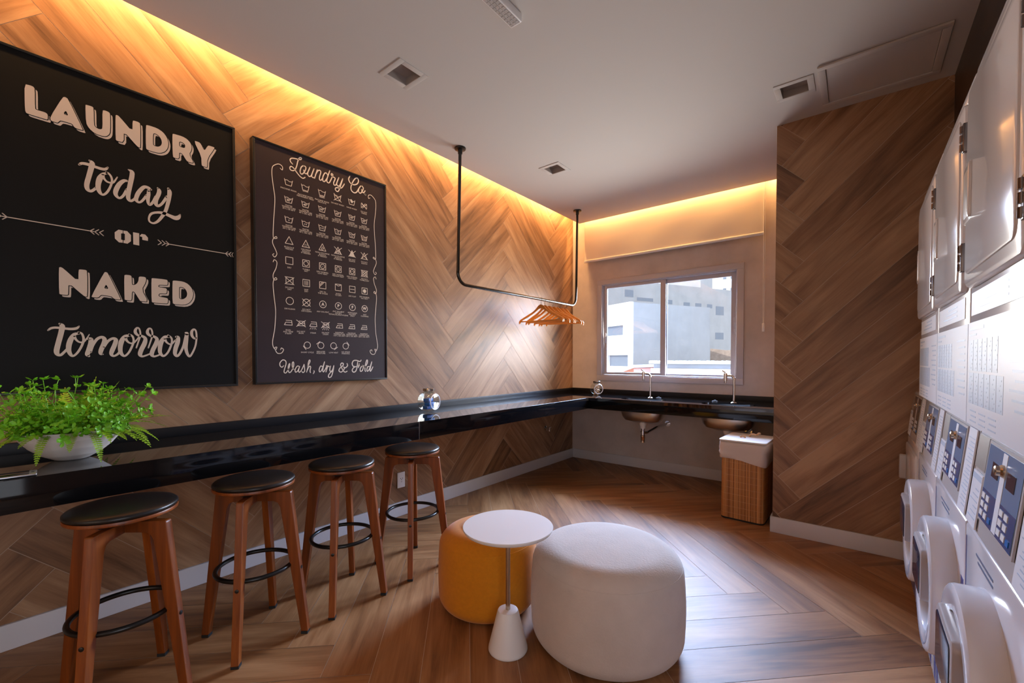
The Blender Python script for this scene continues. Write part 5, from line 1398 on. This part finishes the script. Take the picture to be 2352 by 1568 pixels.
def washer(label, yc, black=False):
    t = thing('washing_machine', label, 'washing machine', (MX, yc, 0), group='front loading washing machines')
    b = MB().box((0, -HW, .02), (.60, HW, .770), bev=.008)
    b.build('cabinet', M['machine'], t)
    b = MB().prism([(.002, .774), (.025, 1.016), (.032, 1.024), (.60, 1.024), (.60, .774)], -HW + .001, HW - .001, 'xz')
    b.build('control_housing', M['machine_g'], t)
    b = MB()
    for i in range(4):
        b.cyl((.05 + .5 * (i % 2), -.22 + .44 * (i // 2), .0005), .02, .024, 14)
    b.build('levelling_feet', M['rubber'], t)
    p = slope_box(MB(), -.150, .150, .17, .97, .004).build('panel_bezel', M['machine_g'], t, smooth=0)
    slope_box(MB(), -.140, .140, .20, .94, .005).build('control_panel', M['panel_k'] if black else M['panel'], p, smooth=0)
    if not black:
        slope_box(MB(), -.139, .139, .202, .50, .0054).build('lower_overlay', M['panel_d'], p, smooth=0)
    slope_box(MB(), -.022, .012, .21, .93, .0058).build('white_band', M['machine_g'] if black else M['paper'], p, smooth=0)
    b = MB(); slope_box(b, .03, .085, .66, .80, .0062); slope_box(b, -.10, -.04, .66, .80, .0062)
    b.build('display', M['lcd'], p, smooth=0)
    for y_ in (.105, -.055):
        b = MB()
        for i in range(2):
            for j in range(3): slope_box(b, y_ - i * .038, y_ + .025 - i * .038, .24 + j * .085, .295 + j * .085, .0066)
        b.build('keypad', M['plastic'], p, smooth=0)
    b = MB(); slope_box(b, .03, .05, .24, .29, .0068); slope_box(b, -.125, -.105, .24, .29, .0068)
    b.build('start_button', M['blue'], p, smooth=0)
    k = MB().lathe([(.014, 0), (.014, .006), (.011, .010), (.011, .016), (.008, .018)], n=20, axis='x')
    k.v = [(-x + .0175, y - .005, z + .775 + .245 * .78) for x, y, z in k.v]
    k.build('lock_knob', M['brass'], p)
    s_ = slope_box(MB(), -.272, -.172, .02, .985, .0035).build('instruction_strip', M['paper'], t, smooth=0)
    b = MB()
    for q in range(18):
        slope_box(b, -.262, -.262 + .08 * (.55 + .45 * ((q * 37) % 10) / 10), .10 + q * .045, .112 + q * .045, .0038)
    b.build('printed_lines', M['ink'], s_, smooth=0)
    s_ = slope_box(MB(), .168, .272, .02, .58, .0035).build('instruction_card', M['paper'], t, smooth=0)
    b = MB()
    slope_box(b, .172, .268, .50, .56, .0038)
    for q in range(6): slope_box(b, .18, .26 - .02 * (q % 3), .10 + q * .06, .112 + q * .06, .0038)
    b.build('printed_lines', M['ink'], s_, smooth=0)
    slope_box(MB(), .168, .272, .62, .97, .0025).build('steel_plate', M['steel'], t, smooth=0)
    # front decals
    b = MB()
    b.box((-.0006, .268, .50), (.0001, .275, .735)); b.box((-.0006, .262, .50), (.0001, .275, .56))
    b.build('navy_stripe', M['navy'], t, smooth=0)
    b = MB()
    for q in range(9): b.box((-.0006, -.262 + q * .058, .035), (.0001, -.262 + q * .058 + .034, .165))
    b.build('striped_kick_plate', M['navy'], t, smooth=0)
    MB().box((-.0006, -.272, .46), (.0001, -.236, .60)).build('navy_sticker', M['navy'], t, smooth=0)
    b = MB()
    for q in range(2): b.box((-.0006, -.02, .722 - q * .014), (.0001, .15 - q * .02, .728 - q * .014))
    for q in range(5): b.box((-.0006, -.27, .445 - q * .012), (.0001, -.236 - (q % 2) * .01, .450 - q * .012))
    b.build('printed_text', M['ink_d'], t, smooth=0)
    if black:
        MB().rrect(-.262, .266, .20, .735, .03, -.010, -.0006, edge=.006).build('door', M['machine'], t)
        MB().rrect(.215, .245, .52, .66, .010, -.040, -.0106, edge=.006).build('handle', M['machine_g'], t)
        return t
    # door
    zc = .468
    d = MB().lathe([(.150, .0), (.217, .0), (.215, -.046), (.212, -.054), (.206, -.058), (.198, -.0595), (.160, -.0575), (.152, -.054), (.148, -.047), (.146, -.012)][::-1], (0, 0, zc), 64, axis='x', closed=True).build('door', M['machine'], t, smooth=28)
    MB().lathe([(.0001, -.034), (.08, -.031), (.142, -.014)], (0, 0, zc), 48, axis='x').build('inner_glass', M['smoke'], d, smooth=60)
    MB().rrect(-.098, .128, zc - .035, zc + .130, .022, -.072, -.030, edge=.008).build('handle_bezel', M['bezel'], d)
    MB().rrect(-.082, .112, zc - .020, zc + .115, .014, -.0745, -.06, edge=.003).build('blue_lens', M['smoke'], d)
    b = MB()
    for q in range(26):
        a = R(200 + q * 5.2); r_ = .186
        b.add([(-.0602, (r_ + e) * math.cos(a + f), zc + (r_ + e) * math.sin(a + f)) for e, f in ((0, 0), (.006, 0), (.006, .05 + .02 * (q % 2)), (0, .05 + .02 * (q % 2)))], [(0, 1, 2, 3)])
    b.build('rim_lettering', M['ink_d'], d, smooth=0, fix=False)
    b = MB().box((-.022, -.262, zc - .02), (-.0005, -.220, zc + .075), bev=.003)
    b.cyl((-.022, -.226, zc - .018), .007, .09, 12)
    b.build('hinge', M['chrome'], t)
    return t


def dryer(label, yc):
    t = thing('tumble_dryer', label, 'tumble dryer', (MX, yc, 1.035), group='stacked tumble dryers')
    MB().box((0, -HW, 0.0), (.60, HW, .905), bev=.008).build('cabinet', M['machine'], t)
    MB().box((.001, -HW - .001, .907), (.60, HW + .001, .955), bev=.016).build('top_cap', M['machine'], t)
    d = MB().rrect(-.258, .272, .362, .888, .035, -.016, -.0006, edge=.010).build('door', M['machine'], t)
    MB().rrect(-.225, .235, .395, .855, .03, -.020, -.015, edge=.004).build('door_field', M['machine'], d)
    b = MB()
    b.rrect(.168, .270, .530, .682, .02, -.021, -.015, edge=.004)
    b.rrect(.166, .182, .535, .677, .008, -.026, -.018, edge=.004)
    h = b.build('handle', M['machine'], d)
    MB().rrect(.192, .258, .545, .667, .012, -.0216, -.0200, edge=.0005).build('finger_recess', M['machine_g'], h)
    for z in (.415, .742):
        b = MB().box((-.020, -.281, z), (-.0008, -.262, z + .078), bev=.002)
        for q in range(3): b.cyl((-.020, -.268, z + .004 + q * .025), .0055, .019, 12)
        b.build('hinge', M['dark_steel'], t)
    s_ = MB().box((-.0014, -.222, .290), (-.0002, .262, .350)).build('label_strip', M['paper'], t, smooth=0)
    b = MB()
    for q in range(3): b.box((-.0018, -.10, .305 + q * .014), (-.0013, .16 - q * .05, .310 + q * .014))
    b.build('printed_lines', M['ink'], s_, smooth=0)
    s_ = MB().box((-.0034, -HW + .001, .004), (-.0004, HW - .001, .272)).build('instruction_sheet', M['paper'], t, smooth=0)
    b = MB()
    b.box((-.0038, .10, .250), (-.0033, .255, .258))
    b.box((-.0038, .18, .236), (-.0033, .255, .241))
    for z0, z1, ye in ((.146, .225, -.04), (.060, .140, -.09)):
        for q in range(6):
            y1 = .26 - q * (.26 - ye) / 6
            b.box((-.0038, y1 - (.26 - ye) / 6 + .004, z0), (-.0033, y1, z1))
    b.build('printed_tables', M['ink'], s_, smooth=0)
    b = MB()
    for z0, z1, ye in ((.146, .225, -.04), (.060, .140, -.09)):
        for r_ in range(7):
            for q in range(6):
                y1 = .256 - q * (.26 - ye) / 6
                b.box((-.0041, y1 - .022 - .008 * ((q + r_) % 3), z0 + .005 + r_ * .0105), (-.0037, y1, z0 + .0085 + r_ * .0105))
    for r_ in range(9): b.box((-.0038, -.25, .226 - r_ * .019), (-.0033, -.13 - .02 * (r_ % 3), .231 - r_ * .019))
    for r_ in range(3):
        for q in range(3): b.box((-.0038, .17 - q * .10, .014 + r_ * .013), (-.0033, .24 - q * .10 - .01 * (r_ % 2), .018 + r_ * .013))
    b.build('printed_text', M['ink'], s_, smooth=0)
    return t


WY = [1.1125 + PITCH / 2 + i * PITCH for i in range(4)]
washer('white washing machine with blue control panel nearest the camera', WY[0])
washer('white washing machine with blue control panel, second from the camera', WY[1])
washer('white washing machine with blue control panel farthest from the camera', WY[2])
washer('white washing machine with black control panel and flat door against the pillar', WY[3], True)
DL = ['white tumble dryer nearest the camera stacked over the washers', 'middle white tumble dryer stacked over the washers', 'white tumble dryer nearest the pillar stacked over the washers']
for i in range(3): dryer(DL[i], WY[i])

# ================================================================ OUTSIDE THE WINDOW
G = -5.0
K(MB().box((-60, 5.5, G - .2), (40, 90, G)).build('ground', M['ground'], smooth=0))
A0 = Vector((-5.96, 14.0)); dg_ = Vector((.44, .9)).normalized(); dw_ = Vector((-.9, .44)).normalized()
t = thing('building', 'nearest building with front coloured as sunlit on the left of the view outside', 'building', (A0.x, A0.y, G))


def wallbox(b, o, d, s0, s1, z0, z1, off, thick, mi=0):
    """box on a wall line: origin o, direction d, from s0 to s1 along it, pushed out by off along the outward normal"""
    n = Vector((d.y, -d.x)) if d is dg_ else Vector((-d.y, d.x))
    q = [o + d * s0 + n * off, o + d * s1 + n * off, o + d * s1 + n * (off - thick), o + d * s0 + n * (off - thick)]
    return b.prism([(p.x, p.y) for p in q], z0 - G, z1 - G, 'xy', mi)


Z2 = Vector((0, 0))
b = MB(); q = [Z2, dw_ * 7, dw_ * 7 + dg_ * 3.67, dg_ * 3.67]
b.prism([(p.x, p.y) for p in q], 0, 3.16 - G)
b.build('grey_body', M['concrete'], t, smooth=0)  # grey here puts the shade of the side face into the colour
b = MB()
ws = [(.37, 1.75, 2.06, 2.40), (.11, 1.19, .97, 1.36)]
wallbox(b, Z2, dw_, 0, 7, 2.40, 3.17, .14, .14); wallbox(b, Z2, dw_, 0, 7, 1.36, 2.06, .14, .14); wallbox(b, Z2, dw_, 0, 7, G, .97, .14, .14)
wallbox(b, Z2, dw_, 0, .37, 2.06, 2.40, .14, .14); wallbox(b, Z2, dw_, 1.75, 7, 2.06, 2.40, .14, .14)
wallbox(b, Z2, dw_, 0, .11, .97, 1.36, .14, .14); wallbox(b, Z2, dw_, 1.19, 7, .97, 1.36, .14, .14)
b.build('sunlit_white_front', M['white_render'], t, smooth=0)  # sun on this face put into the colour: white against the grey side
for s0, s1, z0, z1 in ws:
    wallbox(MB(), Z2, dw_, s0, s1, z0, z1, .05, .04).build('window', M['far_glass'], t, smooth=0)

t = thing('building', 'long grey concrete building with a row of small windows outside', 'building', (-10.32, 30, G))
B0 = Vector((-10.32, 30.0))
b = MB(); q = [dg_ * -12, dg_ * 14, dg_ * 14 + dw_ * 9, dg_ * -12 + dw_ * 9]
b.prism([(p.x, p.y) for p in q], 0, 6.42 - G)
b.prism([(p.x, p.y) for p in (dg_ * 3.2, dg_ * 4.4, dg_ * 4.4 + dw_ * 3, dg_ * 3.2 + dw_ * 3)], 6.42 - G, 8.2 - G)
b.build('grey_body', M['concrete'], t, smooth=0)
for p0, p1, z0, z1 in (((-12.543 + .9, 25.45 + 1.85), (-11.95, 26.66), 5.33, 5.80), ((-11.50, 27.58), (-10.89, 28.84), 5.13, 5.35), ((-10.577, 29.475), (-10.12, 30.41), 5.05, 5.34), ((-9.647, 31.378), (-9.50, 31.68), 5.0, 5.26), ((-9.14, 32.41), (-8.95, 32.80), 5.0, 5.26), ((-8.62, 33.48), (-8.40, 33.95), 4.97, 5.25), ((-8.22, 34.29), (-7.85, 35.05), 4.5, 5.15), ((-8.23, 34.27), (-7.85, 35.05), 2.7, 3.2)):
    s0 = (Vector(p0) - B0).dot(dg_); s1 = (Vector(p1) - B0).dot(dg_)
    if s0 > s1: s0, s1 = s1, s0
    if s1 - s0 < .45: s1 = s0 + .6
    wallbox(MB(), Z2, dg_, s0, s1, z0, z1, .01, .03).build('window', M['far_glass'], t, smooth=0)

t = thing('tower', 'tall white tower block far away at the upper right of the window', 'building', (-13, 62, G))
MB().box((-2.3, 0, 0), (3.4, 8, 26)).build('wall', M['white_render'], t, smooth=0)
for i in range(2):
    for j in range(4): MB().box((-1.0 + i * .9, -.05, 14.6 + j * 2.2), (-.6 + i * .9, -.005, 15.6 + j * 2.2)).build('window', M['far_glass'], t, smooth=0)

t = thing('shed', 'low shed with a pale corrugated roof just outside the window', 'shed', (-1.7, 9.0, G))
MB().box((-1.72, .12, 0), (3.5, 3, 1.115 - G)).build('wall', M['concrete'], t, smooth=0)
b = MB()
n = 200
for i in range(n + 1):
    x = -1.78 + 5.3 * i / n; z = .008 * math.sin(i * 1.9)
    b.v += [(x, 0, 1.178 - G + z), (x, 3.2, 1.12 - G + z), (x, 0, 1.118 - G), (x, 3.2, 1.10 - G)]
for i in range(n):
    a = i * 4; e = a + 4
    b.f += [(a, e, e + 1, a + 1), (a + 2, a + 3, e + 3, e + 2), (a, a + 2, e + 2, e)]; b.m += [0, 0, 0]
b.build('corrugated_roof', M['zinc'], t, smooth=0, fix=False)
MB().box((-1.75, .03, 0), (3.5, .11, 1.02 - G)).build('parapet', M['plaster'], t, smooth=0)

t = thing('house', 'small house with a terracotta gable roof at the lower left outside', 'house', (-4.6, 9.0, G))
MB().prism([(-1.6, 0), (.74, 0), (.74, 1.02 - G), (-1.6, .15 - G)], 0.1, 2.5, 'xz').build('wall', M['terracotta'], t, smooth=0)
MB().prism([(-1.7, .11 - G), (.78, 1.035 - G), (.78, 1.09 - G), (-1.7, .165 - G)], 0, 2.6, 'xz').build('roof_edge', M['white_render'], t, smooth=0)

t = thing('rubble_wall', 'rough unfinished brick wall beyond the shed roof outside', 'wall', (-4.2, 20, G))
MB().prism([(-.85, 0), (2.5, 0), (2.5, 1.45 - G), (1.4, 1.52 - G), (.3, 1.62 - G), (-.2, 1.60 - G), (-.8, 1.68 - G)], 0, .5, 'xz').build('brickwork', M['rubble'], t, smooth=0)
